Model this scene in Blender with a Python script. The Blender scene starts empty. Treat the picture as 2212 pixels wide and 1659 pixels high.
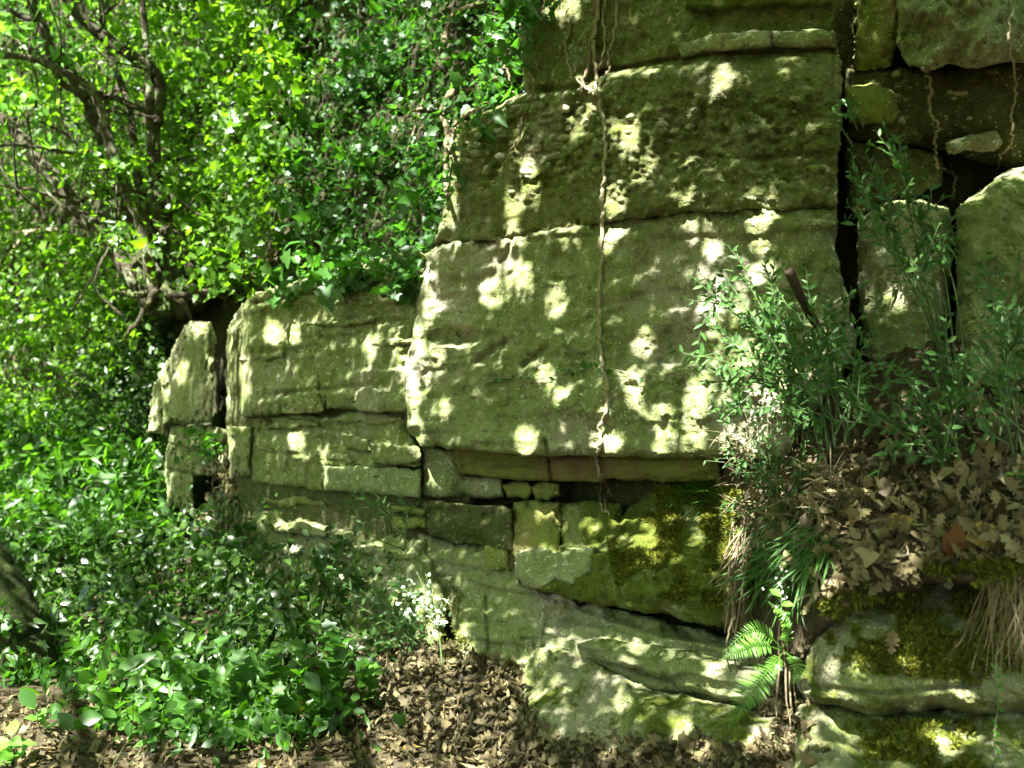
import bpy, math, random
import numpy as np

# ------------------------------------------------------------------ camera, sky, sun, exposure
SC = bpy.context.scene
COL = SC.collection
rng = np.random.default_rng(11)
random.seed(5)
F, CX, CY, EYE = 2170.0, 1106.0, 829.5, 1.5           # focal length and centre for a picture 2212 x 1659

cam_d = bpy.data.cameras.new('camera'); cam = bpy.data.objects.new('camera', cam_d); COL.objects.link(cam)
cam.location = (0, 0, EYE); cam.rotation_euler = (math.radians(90), 0, 0)
cam_d.sensor_width = 36; cam_d.lens = 36 * F / 2212; cam_d.clip_start = .05; cam_d.clip_end = 2000
cam_d.dof.use_dof = True; cam_d.dof.focus_distance = 4.2; cam_d.dof.aperture_fstop = 2.2
SC.camera = cam

SUN = np.array([-.27, -.52, .81]); SUN /= np.linalg.norm(SUN)          # direction towards the sun
elev = math.asin(SUN[2]); azim = math.atan2(SUN[0], SUN[1])
W = bpy.data.worlds.new('World'); SC.world = W; W.use_nodes = True
nt = W.node_tree; sky = nt.nodes.new('ShaderNodeTexSky'); sky.sky_type = 'NISHITA'; sky.sun_disc = False
sky.sun_elevation = elev; sky.sun_rotation = azim; sky.dust_density = 2.0
nt.links.new(sky.outputs[0], nt.nodes['Background'].inputs[0]); nt.nodes['Background'].inputs[1].default_value = .045
sun_d = bpy.data.lights.new('sun', 'SUN'); sun_d.energy = 5.0; sun_d.angle = math.radians(.5); sun_d.color = (1, .975, .94)
sun = bpy.data.objects.new('sun', sun_d); COL.objects.link(sun)
from mathutils import Vector
sun.rotation_euler = Vector((-SUN[0], -SUN[1], -SUN[2])).to_track_quat('-Z', 'Y').to_euler(); sun.location = (-3, -6, 12)
SC.view_settings.view_transform = 'Standard'; SC.view_settings.look = 'None'
SC.view_settings.exposure = 3.45; SC.view_settings.gamma = 1; SC.view_settings.use_curve_mapping = False
SC.render.engine = 'CYCLES'
cy = SC.cycles
cy.max_bounces = 8; cy.diffuse_bounces = 6; cy.glossy_bounces = 2; cy.transmission_bounces = 6; cy.transparent_max_bounces = 4
cy.use_denoising = True; cy.sample_clamp_indirect = 6; cy.caustics_reflective = False; cy.caustics_refractive = False
try: cy.denoiser = 'OPENIMAGEDENOISE'
except Exception: pass

# ------------------------------------------------------------------ helpers
def P(px, py, D):
    px, py, D = np.broadcast_arrays(np.asarray(px, float), np.asarray(py, float), np.asarray(D, float))
    return np.stack([(px - CX) / F * D, D, EYE - (py - CY) / F * D], -1)

def _hash(ix, iy, iz):
    h = (ix.astype(np.uint32) * np.uint32(374761393)) ^ (iy.astype(np.uint32) * np.uint32(668265263)) ^ (iz.astype(np.uint32) * np.uint32(2246822519))
    h = (h ^ (h >> np.uint32(13))) * np.uint32(1274126177)
    h = (h ^ (h >> np.uint32(16))) * np.uint32(2246822519)
    return (h ^ (h >> np.uint32(15))).astype(np.float64) / 4294967295.0 * 2 - 1

def vnoise(p):
    i = np.floor(p).astype(np.int64); f = p - i; f = f * f * f * (f * (f * 6 - 15) + 10)
    r = 0
    for dx in (0, 1):
        wx = f[..., 0] if dx else 1 - f[..., 0]
        for dy in (0, 1):
            wy = f[..., 1] if dy else 1 - f[..., 1]
            for dz in (0, 1):
                wz = f[..., 2] if dz else 1 - f[..., 2]
                r = r + wx * wy * wz * _hash(i[..., 0] + dx, i[..., 1] + dy, i[..., 2] + dz)
    return r

def fbm(p, octv=4, gain=.5):
    p = np.asarray(p, float); r = 0; a = 1; t = 0
    for k in range(octv):
        r = r + a * vnoise(p * 2.03 ** k + 17.3 * k); t += a; a *= gain
    return r / t

def sstep(x, a, b):
    t = np.clip((x - a) / (b - a), 0, 1); return t * t * (3 - 2 * t)

def build(name, V, faces, mat, parent=None, attr=None, smooth=True, sharp=None):
    """faces: list of int arrays (m,k), one per polygon size"""
    me = bpy.data.meshes.new(name)
    V = np.asarray(V, np.float32)
    faces = [np.asarray(f, np.int32) for f in faces if len(f)]
    idx = np.concatenate([f.ravel() for f in faces]); tot = np.concatenate([np.full(len(f), f.shape[1], np.int32) for f in faces])
    start = np.concatenate([[0], np.cumsum(tot)[:-1]]).astype(np.int32)
    me.vertices.add(len(V)); me.vertices.foreach_set('co', V.ravel())
    me.loops.add(len(idx)); me.loops.foreach_set('vertex_index', idx)
    me.polygons.add(len(tot)); me.polygons.foreach_set('loop_start', start); me.polygons.foreach_set('loop_total', tot)
    me.update(calc_edges=True)
    me.polygons.foreach_set('use_smooth', np.full(len(tot), smooth, bool) if sharp is None else ~sharp)
    if attr is not None:
        a = me.attributes.new('rnd', 'FLOAT', 'POINT'); a.data.foreach_set('value', np.asarray(attr, np.float32))
    me.validate(); me.materials.append(mat)
    o = bpy.data.objects.new(name, me); COL.objects.link(o)
    if parent is not None:
        o.parent = parent; o.location = -parent.location       # vertices are in world space
    return o

def tag(o, label=None, cat=None, group=None, kind=None):
    if label: o['label'] = label
    if cat: o['category'] = cat
    if group: o['group'] = group
    if kind: o['kind'] = kind
    return o

def empty(name, loc, label, cat, group=None, kind=None):
    o = bpy.data.objects.new(name, None); COL.objects.link(o); o.location = [float(v) for v in loc]; o.empty_display_size = .1
    return tag(o, label, cat, group, kind)

def spline(pts, n=6):
    pts = np.asarray(pts, float)
    if len(pts) < 3: 
        t = np.linspace(0, 1, n + 1)[:, None]; return pts[0] * (1 - t) + pts[-1] * t
    Q = np.vstack([2 * pts[0] - pts[1], pts, 2 * pts[-1] - pts[-2]]); out = []
    for i in range(1, len(Q) - 2):
        a, b, c, d = Q[i - 1], Q[i], Q[i + 1], Q[i + 2]
        for t in np.linspace(0, 1, n, endpoint=False):
            out.append(.5 * (2 * b + (c - a) * t + (2 * a - 5 * b + 4 * c - d) * t * t + (3 * b - a - 3 * c + d) * t ** 3))
    out.append(Q[-2]); return np.array(out)

def unit(v): 
    v = np.asarray(v, float); return v / np.maximum(np.linalg.norm(v, axis=-1, keepdims=True), 1e-9)

class Geo:
    def __init__(s): s.V = []; s.F = {}; s.A = []; s.n = 0; s.parts = []
    def add(s, V, faces, a=0.5):
        V = np.asarray(V, float); s.V.append(V); s.A.append(np.broadcast_to(np.asarray(a, float), (len(V),)))
        for f in faces:
            f = np.asarray(f, np.int64)
            if len(f): s.F.setdefault(f.shape[1], []).append(f + s.n)
        s.n += len(V)
    def tube(s, pts, r, k=7, a=.5, lump=0.0):
        pts = np.asarray(pts, float); n = len(pts); r = np.broadcast_to(np.asarray(r, float), (n,)) if np.ndim(r) == 0 or len(np.atleast_1d(r)) == n else np.interp(np.linspace(0, 1, n), np.linspace(0, 1, len(r)), r)
        T = unit(np.gradient(pts, axis=0)); ref = np.array([.31, .87, .39]); N = unit(np.cross(T, ref)); B = np.cross(T, N)
        th = np.arange(k) / k * 2 * np.pi
        ring = N[:, None] * np.cos(th)[None, :, None] + B[:, None] * np.sin(th)[None, :, None]
        rr = r[:, None] * np.ones((1, k))
        if lump: rr = rr * (1 + lump * fbm((pts[:, None] + ring * r[:, None, None]) * (.42 / max(r.max(), .004)), 3))
        V = (pts[:, None] + ring * rr[..., None]).reshape(-1, 3)
        i = np.arange(n - 1)[:, None] * k + np.arange(k); j = np.arange(n - 1)[:, None] * k + (np.arange(k) + 1) % k
        q = np.stack([i, j, j + k, i + k], -1).reshape(-1, 4)
        V = np.vstack([V, pts[:1], pts[-1:]]); c0, c1 = n * k, n * k + 1
        e = np.arange(k); e2 = (e + 1) % k
        t = np.vstack([np.stack([e2, e, np.full(k, c0)], -1), np.stack([e + (n - 1) * k, e2 + (n - 1) * k, np.full(k, c1)], -1)])
        s.add(V, [q, t], a); s.parts.append((V, [q, t], a))
    def leaves(s, tpl, pos, axis, nrm, size, a=None, curl=0):
        tv, tf = tpl; pos = np.asarray(pos, float); n = len(pos)
        if n == 0: return
        x = unit(axis); z = unit(nrm - (nrm * x).sum(-1, keepdims=True) * x); y = np.cross(z, x)
        size = np.broadcast_to(np.asarray(size, float), (n,))
        tv = np.broadcast_to(tv, (n,) + tv.shape).copy()
        if curl: 
            c = (rng.normal(0, curl, (n, 1))); tv[..., 2] += c * tv[..., 0] ** 2 + rng.normal(0, curl, (n, 1)) * tv[..., 1] ** 2 * 2
        V = pos[:, None] + size[:, None, None] * (tv[..., 0:1] * x[:, None] + tv[..., 1:2] * y[:, None] + tv[..., 2:3] * z[:, None])
        m = tv.shape[1]; off = (np.arange(n) * m)[:, None, None]
        a = rng.random(n) if a is None else np.broadcast_to(a, (n,))
        s.add(V.reshape(-1, 3), [(np.asarray(f)[None] + off).reshape(-1, np.asarray(f).shape[1]) for f in tf], np.repeat(a, m))
    def out(s, name, mat, parent=None, smooth=True):
        return build(name, np.vstack(s.V), [np.vstack(v) for v in s.F.values()], mat, parent, np.concatenate(s.A), smooth)

    def out_each(s, name, mat, parent=None):
        k = 0
        parts = s.parts
        return [build(name, V, fs, mat, parent, np.broadcast_to(a, (len(V),))) for V, fs, a in parts]

def strip_leaf(ts, ws, fold=.25, bend=.15):
    V = [(0, 0, 0)]
    for t, w in zip(ts, ws): V += [(t, w, fold * w - bend * t * t), (t, 0, -bend * t * t), (t, -w, fold * w - bend * t * t)]
    V.append((1, 0, -bend)); k = len(ts); L = len(V) - 1
    tri = [(0, 2, 1), (0, 3, 2), (L, 3 * k - 2, 3 * k - 1), (L, 3 * k - 1, 3 * k)]; q = []
    for i in range(k - 1):
        b = 1 + 3 * i; q += [(b, b + 1, b + 4, b + 3), (b + 1, b + 2, b + 5, b + 4)]
    f = [np.array(tri)]
    if q: f.append(np.array(q))
    return np.array(V, float), f

def fan_leaf(half, cx=.45, cup=.12):
    """half: upper outline (x,y) from base (0,0) to tip (1,0)"""
    out = list(half) + [(x, -y) for x, y in half[-2:0:-1]]
    V = [(cx, 0, -.03)] + [(x, y, cup * (abs(y) + .6 * (x - cx) ** 2) * (1 if i % 2 else .6)) for i, (x, y) in enumerate(out)]
    n = len(out); return np.array(V, float), [np.array([(0, 1 + i, 1 + (i + 1) % n) for i in range(n)])]

OVATE = strip_leaf([.2, .5, .8], [.25, .34, .18])
SIMPLE = strip_leaf([.45], [.33])
LANCE = strip_leaf([.25, .6], [.15, .15], .35, .1)
BLADE = strip_leaf([.3, .7], [.03, .022], .3, .5)
IVY = fan_leaf([(0, 0), (-.12, .22), (.05, .48), (.28, .34), (.5, .42), (.62, .2), (1, 0)], .3)
PALM = fan_leaf([(0, 0), (-.1, .2), (.02, .5), (.22, .36), (.36, .42), (.5, .58), (.62, .34), (.7, .2), (.86, .14), (1, 0)], .35)
OAK = fan_leaf([(0, 0), (.12, .05), (.22, .17), (.3, .09), (.42, .27), (.5, .13), (.62, .3), (.72, .15), (.84, .2), (.92, .1), (1, 0)], .5, .3)

# ------------------------------------------------------------------ materials
def M(name):
    m = bpy.data.materials.new(name); m.use_nodes = True; nt = m.node_tree
    return m, nt, nt.nodes, nt.links, nt.nodes['Principled BSDF']

def ramp(nt, stops, interp='LINEAR'):
    r = nt.nodes.new('ShaderNodeValToRGB'); r.color_ramp.interpolation = interp
    e = r.color_ramp.elements
    while len(e) < len(stops): e.new(.5)
    for k, (p, c) in enumerate(stops):
        e[k].position = p; e[k].color = (c, c, c, 1) if np.ndim(c) == 0 else (*c, 1)
    return r

def mixc(nt, fac, a, b):
    n = nt.nodes.new('ShaderNodeMix'); n.data_type = 'RGBA'
    if isinstance(fac, (int, float)): n.inputs[0].default_value = fac
    else: nt.links.new(fac, n.inputs[0])
    for v, i in ((a, 6), (b, 7)):
        if isinstance(v, tuple): n.inputs[i].default_value = (*v, 1)
        else: nt.links.new(v, n.inputs[i])
    return n.outputs[2]

def noise(nt, vec, scale, detail=4, rough=.55, dist=0):
    n = nt.nodes.new('ShaderNodeTexNoise'); nt.links.new(vec, n.inputs['Vector'])
    n.inputs['Scale'].default_value = scale; n.inputs['Detail'].default_value = detail; n.inputs['Roughness'].default_value = rough; n.inputs['Distortion'].default_value = dist
    return n.outputs[0]

def leafmat(name, c0, c1, trans, tw=.45, rough=.4, spec=.5):
    m, nt, N, L, bs = M(name)
    at = N.new('ShaderNodeAttribute'); at.attribute_name = 'rnd'
    r = ramp(nt, [(0, c0), (.85, c1), (1, tuple(min(1, v * 1.15) for v in c1))]); L.new(at.outputs['Fac'], r.inputs[0])
    L.new(r.outputs[0], bs.inputs['Base Color']); bs.inputs['Roughness'].default_value = rough; bs.inputs['Specular IOR Level'].default_value = spec
    tr = N.new('ShaderNodeBsdfTranslucent')
    r2 = ramp(nt, [(0, tuple(v * .6 for v in trans)), (1, trans)]); L.new(at.outputs['Fac'], r2.inputs[0]); L.new(r2.outputs[0], tr.inputs[0])
    mx = N.new('ShaderNodeMixShader'); mx.inputs[0].default_value = tw
    L.new(bs.outputs[0], mx.inputs[1]); L.new(tr.outputs[0], mx.inputs[2]); L.new(mx.outputs[0], N['Material Output'].inputs[0])
    return m

def rockmat(name, base=(.31, .285, .215), dark=(.15, .14, .08), algae=(.12, .155, .026), amt=.5, lichen=.35, moss=.0, grit=1.0, streak=.45, mosscol=(.05, .062, .008)):
    m, nt, N, L, bs = M(name)
    g = N.new('ShaderNodeNewGeometry').outputs['Position']
    mp = N.new('ShaderNodeMapping'); mp.inputs['Scale'].default_value = (1, 1, .28); L.new(g, mp.inputs[0]); gs = mp.outputs[0]
    big = noise(nt, g, 2.3, 5, .6, .4); med = noise(nt, g, 9, 5, .65); fine = noise(nt, g, 60, 4, .7)
    c = mixc(nt, ramp_out(nt, med, .3, .7), dark, base)
    c = mixc(nt, ramp_out(nt, fine, .35, .7, 0, .45), c, tuple(v * 1.25 for v in base))
    # algae film, patchy
    f1 = ramp_out(nt, big, .56 - .38 * amt, .74 - .38 * amt)
    f2 = ramp_out(nt, noise(nt, g, 22, 5, .7), .15, .6)
    c = mixc(nt, mul(nt, mul(nt, f1, f2), .9), c, algae)
    # vertical stains
    if streak: c = mixc(nt, ramp_out(nt, noise(nt, gs, 9, 4, .6), .52, .7, 0, streak), c, tuple(v * .55 for v in algae))
    # pale lichen colonies
    if lichen:
        lf = ramp_out(nt, noise(nt, g, 34, 3, .6, .6), .60, .64)
        lb = ramp_out(nt, noise(nt, gs, 3.1, 3, .6), .64 - .3 * lichen, .72 - .3 * lichen)
        c = mixc(nt, mul(nt, mul(nt, lf, lb), .8), c, (.40, .45, .28))
        v = N.new('ShaderNodeTexVoronoi'); L.new(g, v.inputs['Vector']); v.inputs['Scale'].default_value = 42
        sp = ramp_out(nt, v.outputs['Distance'], .2, .14); c = mixc(nt, mul(nt, sp, mul(nt, ramp_out(nt, noise(nt, g, 6), .47, .53), .75)), c, (.42, .46, .28))
    if moss:
        mf = ramp_out(nt, noise(nt, g, 5, 6, .7), .66 - .35 * moss, .74 - .35 * moss); c = mixc(nt, mf, c, mixc(nt, fine, mosscol, tuple(v * 2 for v in mosscol)))
    # dark pits
    v2 = N.new('ShaderNodeTexVoronoi'); L.new(g, v2.inputs['Vector']); v2.inputs['Scale'].default_value = 85
    pit = mul(nt, ramp_out(nt, v2.outputs['Distance'], .3, .16), ramp_out(nt, noise(nt, g, 13, 3), .46, .6))
    c = mixc(nt, mul(nt, pit, .8), c, (.05, .045, .02))
    L.new(c, bs.inputs['Base Color']); bs.inputs['Roughness'].default_value = .95; bs.inputs['Specular IOR Level'].default_value = .15
    h = N.new('ShaderNodeMath'); h.operation = 'MULTIPLY_ADD'; L.new(fine, h.inputs[0]); h.inputs[1].default_value = .45; L.new(med, h.inputs[2])
    h2 = N.new('ShaderNodeMath'); h2.operation = 'SUBTRACT'; L.new(h.outputs[0], h2.inputs[0]); L.new(mul(nt, pit, .5), h2.inputs[1])
    h3 = N.new('ShaderNodeMath'); h3.operation = 'MULTIPLY_ADD'; L.new(noise(nt, g, 190, 2), h3.inputs[0]); h3.inputs[1].default_value = .18; L.new(h2.outputs[0], h3.inputs[2])
    b = N.new('ShaderNodeBump'); b.inputs['Strength'].default_value = 1; b.inputs['Distance'].default_value = .03 * grit; L.new(h3.outputs[0], b.inputs['Height']); L.new(b.outputs[0], bs.inputs['Normal'])
    return m

def ramp_out(nt, v, a, b, lo=0., hi=1.):
    n = nt.nodes.new('ShaderNodeMapRange'); nt.links.new(v, n.inputs[0]); n.clamp = True
    n.inputs[1].default_value = a; n.inputs[2].default_value = b; n.inputs[3].default_value = lo; n.inputs[4].default_value = hi
    if a > b: n.inputs[1].default_value, n.inputs[2].default_value, n.inputs[3].default_value, n.inputs[4].default_value = b, a, hi, lo
    return n.outputs[0]

def mul(nt, a, b):
    n = nt.nodes.new('ShaderNodeMath'); n.operation = 'MULTIPLY'
    for i, v in enumerate((a, b)):
        if isinstance(v, (int, float)): n.inputs[i].default_value = v
        else: nt.links.new(v, n.inputs[i])
    return n.outputs[0]

def plainmat(name, c0, c1, scale=20, rough=.9, bump=.01, spec=.2, c2=None):
    m, nt, N, L, bs = M(name); g = N.new('ShaderNodeNewGeometry').outputs['Position']
    n1 = noise(nt, g, scale, 6, .65); c = mixc(nt, ramp_out(nt, n1, .32, .68), c0, c1)
    if c2: c = mixc(nt, ramp_out(nt, noise(nt, g, scale * .23, 4, .7), .5, .62), c, c2)
    L.new(c, bs.inputs['Base Color']); bs.inputs['Roughness'].default_value = rough; bs.inputs['Specular IOR Level'].default_value = spec
    b = N.new('ShaderNodeBump'); b.inputs['Distance'].default_value = bump; L.new(n1, b.inputs['Height']); L.new(b.outputs[0], bs.inputs['Normal'])
    return m

R_SMOOTH = rockmat('sandstone smooth', amt=.62, lichen=.5, grit=.8, algae=(.128, .168, .038))
R_CONG = rockmat('conglomerate', algae=(.108, .138, .022), amt=.75, lichen=.45, grit=1.3, moss=.25, base=(.29, .27, .20))
R_RED = rockmat('reddish mudstone', base=(.145, .088, .045), dark=(.07, .048, .025), amt=.5, lichen=0, grit=.8)
R_OCHRE = rockmat('ochre sandstone', base=(.21, .185, .075), dark=(.12, .11, .04), amt=.55, lichen=.1, grit=.6, streak=.15)
R_PALE = rockmat('lichened sandstone', amt=.45, lichen=1.1, base=(.30, .28, .18), algae=(.15, .2, .07), grit=1.0)
R_DARK = rockmat('dark green rock', base=(.15, .135, .07), dark=(.07, .065, .03), amt=.8, lichen=.2, algae=(.06, .075, .02), grit=1.4, moss=.3, mosscol=(.035, .045, .01))  # darkest rock colour, used mostly on recessed and overhung beds
R_MOSSY = rockmat('mossy rock', amt=.8, lichen=.3, moss=.75, grit=1.2, base=(.26, .25, .16))
R_HALF = rockmat('half mossed rock', amt=.6, lichen=.3, moss=.42, grit=1.1)
R_STRATA = rockmat('left strata', algae=(.115, .152, .028), amt=.7, lichen=.55, grit=.9, base=(.29, .275, .20))
SOIL = plainmat('leafy soil', (.02, .016, .008), (.06, .046, .022), 30, .95, .02)
EARTH = plainmat('hillside earth', (.012, .012, .005), (.04, .036, .015), 18, .95, .03, c2=(.03, .05, .01))
BARK = plainmat('grey bark', (.02, .017, .01), (.06, .05, .03), 34, .9, .02, c2=(.11, .125, .07))
BARKDARK = plainmat('dark bark', (.013, .011, .006), (.042, .034, .02), 30, .95, .012, c2=(.05, .065, .02))
MOSSBARK = plainmat('mossy bark', (.010, .014, .003), (.024, .03, .007), 60, .95, .015, c2=(.022, .04, .005))
ROOT = plainmat('pale root', (.08, .065, .035), (.19, .15, .09), 60, .85, .004)
VINE = plainmat('vine stem', (.13, .11, .06), (.30, .26, .17), 70, .8, .003)
STICK = plainmat('brown stick', (.022, .015, .009), (.05, .034, .022), 50, .95, .004)
STEMG = plainmat('green stem', (.04, .07, .02), (.07, .11, .03), 40, .6, .002, .4)
PEB = rockmat('river pebble', base=(.33, .31, .24), dark=(.22, .21, .15), amt=.35, lichen=.2, grit=.25, streak=0)
L_FOREST = leafmat('forest leaf', (.014, .05, .005), (.08, .165, .012), (.20, .46, .010), .5, .42)
L_HOLLY = leafmat('glossy evergreen leaf', (.012, .036, .006), (.045, .09, .014), (.08, .24, .01), .35, .36, .5)
L_IVY = leafmat('ivy leaf', (.02, .065, .012), (.045, .12, .018), (.09, .30, .012), .42, .42)
L_BROOM = leafmat('broom leaf', (.024, .066, .013), (.052, .118, .026), (.09, .24, .02), .3, .45, .2)
L_PALM = leafmat('bramble leaf', (.02, .07, .007), (.05, .125, .012), (.11, .32, .010), .5, .45)
L_BRIGHT = leafmat('young leaf', (.06, .17, .02), (.10, .25, .03), (.2, .5, .03), .5, .4)
L_FERN = leafmat('fern frond', (.06, .16, .015), (.10, .24, .02), (.2, .5, .02), .5, .5)
L_CANOPY = leafmat('canopy leaf', (.05, .11, .008), (.08, .16, .012), (.40, .64, .02), .62, .45)
L_DEAD = leafmat('dead oak leaf', (.03, .022, .010), (.19, .155, .075), (.22, .16, .06), .22, .6, .3)
L_DEADP = leafmat('brown litter leaf', (.025, .02, .009), (.14, .115, .052), (.12, .08, .03), .2, .7, .25)
L_STRAW = leafmat('dry grass', (.09, .075, .035), (.21, .17, .09), (.25, .2, .08), .3, .6)
L_MOSS = leafmat('moss shoot', (.05, .062, .006), (.14, .155, .014), (.14, .16, .012), .35, .7, .2)
L_YELLOW = leafmat('yellowed leaf', (.38, .25, .05), (.45, .33, .08), (.4, .28, .04), .4, .5)
L_SUNWHITE = leafmat('sun whitened leaf', (.6, .6, .55), (.75, .75, .7), (.6, .6, .5), .4, .5)  # white stands in for full sun on the seedling's tip

# ------------------------------------------------------------------ rock: every bed is a solid slab whose front is a displaced grid
ZX0, ZY0, ZS = -700, -500, 5
ZB = np.full((520, 740), 1e9)                              # nearest rock surface, to seat plants and shade on it

def zrec(px, py, D, step):
    m = max(1, int(math.ceil(step / ZS)))
    for ox in range(m):
        for oy in range(m):
            i = np.round((py - ZY0) / ZS + oy - (m - 1) / 2).astype(int); j = np.round((px - ZX0) / ZS + ox - (m - 1) / 2).astype(int)
            ok = (i >= 0) & (i < ZB.shape[0]) & (j >= 0) & (j < ZB.shape[1])
            np.minimum.at(ZB, (i[ok], j[ok]), D[ok])

def surfD(px, py):
    i = np.clip(np.round((np.asarray(py, float) - ZY0) / ZS).astype(int), 0, ZB.shape[0] - 1); j = np.clip(np.round((np.asarray(px, float) - ZX0) / ZS).astype(int), 0, ZB.shape[1] - 1)
    return ZB[i, j]

def surfN(px, py, d=12):
    a = P(px - d, py, surfD(px - d, py)); b = P(px + d, py, surfD(px + d, py)); c = P(px, py - d, surfD(px, py - d)); e = P(px, py + d, surfD(px, py + d))
    n = unit(np.cross(b - a, c - e)); return np.where(n[..., 1:2] > 0, -n, n)

DWX = [-700, 340, 500, 700, 900, 1100, 1300, 1600, 1800, 2000, 2300, 3000]
DWY = [11.5, 7.2, 6.3, 5.75, 5.2, 4.85, 4.5, 4.1, 3.95, 3.8, 3.65, 3.3]
def Dw(px, py): return np.interp(px, DWX, DWY) + .10 * (830 - py) / 830

def rough_poly(poly, amp, seg=9, seed=0):
    p = np.asarray(poly, float); out = []
    for a, b in zip(p, np.roll(p, -1, 0)):
        n = max(1, int(np.linalg.norm(b - a) / seg)); t = np.arange(n)[:, None] / n; out.append(a * (1 - t) + b * t)
    q = np.vstack(out); z = np.full((len(q), 1), seed * 3.7)
    w = lambda s, o: fbm(np.hstack([q / s, z + o]), 4, .6)
    q = q + amp * np.stack([w(38, 0), w(38, 50)], 1) * 1.6
    return q

def sdist(poly, x, y):
    d = np.full(x.shape, 1e18); ins = np.zeros(x.shape, bool); nx = np.zeros(x.shape); ny = np.zeros(x.shape)
    for (ax, ay), (bx, by) in zip(poly, np.roll(poly, -1, 0)):
        ex, ey = bx - ax, by - ay; L = ex * ex + ey * ey + 1e-9
        t = np.clip(((x - ax) * ex + (y - ay) * ey) / L, 0, 1); qx, qy = ax + t * ex, ay + t * ey
        dd = (x - qx) ** 2 + (y - qy) ** 2; m = dd < d
        d = np.where(m, dd, d); nx = np.where(m, qx, nx); ny = np.where(m, qy, ny)
        if ay != by: ins ^= ((ay > y) != (by > y)) & (x < (bx - ax) * (y - ay) / (by - ay) + ax)
    return np.where(ins, 1, -1) * np.sqrt(d), nx, ny

PIECE = [0]
def rock(name, poly, depth, mat, parent=None, step=5, thick=.5, edge=(26, .07), namp=.03, amp=4, rec=True, feat=None, nscale=3.5, bed=.0):
    PIECE[0] += 1; sd_ = PIECE[0]
    poly = rough_poly(poly, amp * 1.5, 7, sd_)
    x0, y0 = poly.min(0) - step * 1.5; x1, y1 = poly.max(0) + step * 1.5
    gx, gy = np.meshgrid(np.arange(x0, x1, step), np.arange(y0, y1, step)); h, w = gx.shape
    sd, nx, ny = sdist(poly, gx, gy)
    cin = (sd[:-1, :-1] + sd[1:, :-1] + sd[:-1, 1:] + sd[1:, 1:]) > 0
    ii, jj = np.nonzero(cin); q = np.stack([ii * w + jj, (ii + 1) * w + jj, (ii + 1) * w + jj + 1, ii * w + jj + 1], -1)
    used = np.zeros(h * w, bool); used[q.ravel()] = True
    # edges used once = outline
    e = np.concatenate([q[:, [0, 1]], q[:, [1, 2]], q[:, [2, 3]], q[:, [3, 0]]])
    key = np.sort(e, 1); k2 = key[:, 0] * (h * w) + key[:, 1]; u, inv, cnt = np.unique(k2, return_inverse=True, return_counts=True)
    be = e[cnt[inv] == 1]
    onb = np.zeros(h * w, bool); onb[be.ravel()] = True
    fx, fy, fs = gx.ravel().copy(), gy.ravel().copy(), sd.ravel()
    snap = onb & (np.abs(fs) < step * 1.5); fx[snap] = nx.ravel()[snap]; fy[snap] = ny.ravel()[snap]
    fs = np.where(onb, 0, np.maximum(fs, 0))
    D = depth(fx, fy)
    ew, er = edge; t = 1 - np.minimum(fs / ew, 1); D = D + er * (1 - np.sqrt(np.maximum(0, 1 - t * t))) * (1 + .9 * fbm(np.stack([fx / 30, fy / 30, fx * 0 + sd_], -1), 3))
    p3 = P(fx, fy, Dw(fx, fy)); q3 = p3 * np.array([1, 1, 1.0])
    D = D - namp * (1.6 * fbm(q3 * nscale + sd_ * 7.7, 5, .55) + .42 * fbm(q3 * 22 + sd_, 4, .65))
    D = D + min(er, .08) * 1.3 * np.clip(1 - fs / 36, 0, 1) * np.maximum(0, fbm(q3 * 9 + sd_ * 3, 4, .62)) * 2
    if bed: D = D - bed * np.tanh(7 * fbm(np.stack([p3[:, 0] * 1.5, p3[:, 1] * 1.5, p3[:, 2] * 13 + sd_ + .5 * fbm(p3 * 3, 2)], -1), 3, .5))
    if feat is not None: D = D + feat(fx, fy)
    if rec:
        uu = np.nonzero(used)[0]; zrec(fx[uu], fy[uu], D[uu], step)
    V = P(fx, fy, D); remap = -np.ones(h * w, int); remap[used] = np.arange(used.sum())
    Vu = V[used]; q = remap[q]; be = remap[be]
    bi = np.unique(be); rm = -np.ones(len(Vu), int); rm[bi] = len(Vu) + np.arange(len(bi))
    fxu, fyu, Du = fx[used], fy[used], D[used]
    back = P(fxu[bi], fyu[bi], Du[bi] + thick); back = back + rng.normal(0, .006, back.shape)
    rim = np.stack([be[:, 1], be[:, 0], rm[be[:, 0]], rm[be[:, 1]]], -1)
    faces = np.vstack([q, rim]); sharp = np.zeros(len(faces), bool); sharp[len(q):] = True
    return build(name, np.vstack([Vu, back]), [faces], mat, parent, None, True, sharp)

def off(v, dv=0., y0=0, y1=1, dx=0., x0=0, x1=1):
    return lambda x, y: Dw(x, y) - v - dv * sstep(y, y0, y1) - dx * sstep(x, x0, x1)

def groove(pts, w, d):
    pts = np.asarray(pts, float)
    def f(x, y):
        m = np.full(x.shape, 1e9)
        for a, b in zip(pts[:-1], pts[1:]):
            e = b - a; t = np.clip(((x - a[0]) * e[0] + (y - a[1]) * e[1]) / (e @ e), 0, 1); m = np.minimum(m, np.hypot(x - a[0] - t * e[0], y - a[1] - t * e[1]))
        return d * np.clip(1 - m / w, 0, 1)
    return f
def dent(cx, cy_, rx, ry, d, p=1.0):
    return lambda x, y: d * np.clip(1 - ((x - cx) / rx) ** 2 - ((y - cy_) / ry) ** 2, 0, 1) ** p
def feats(*fs): return lambda x, y: sum(f(x, y) for f in fs)

CLIFF = empty('sandstone_cliff', P(1300, 1500, 4.6), 'tall layered sandstone cliff with green algae, rising along the path', 'cliff')
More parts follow.
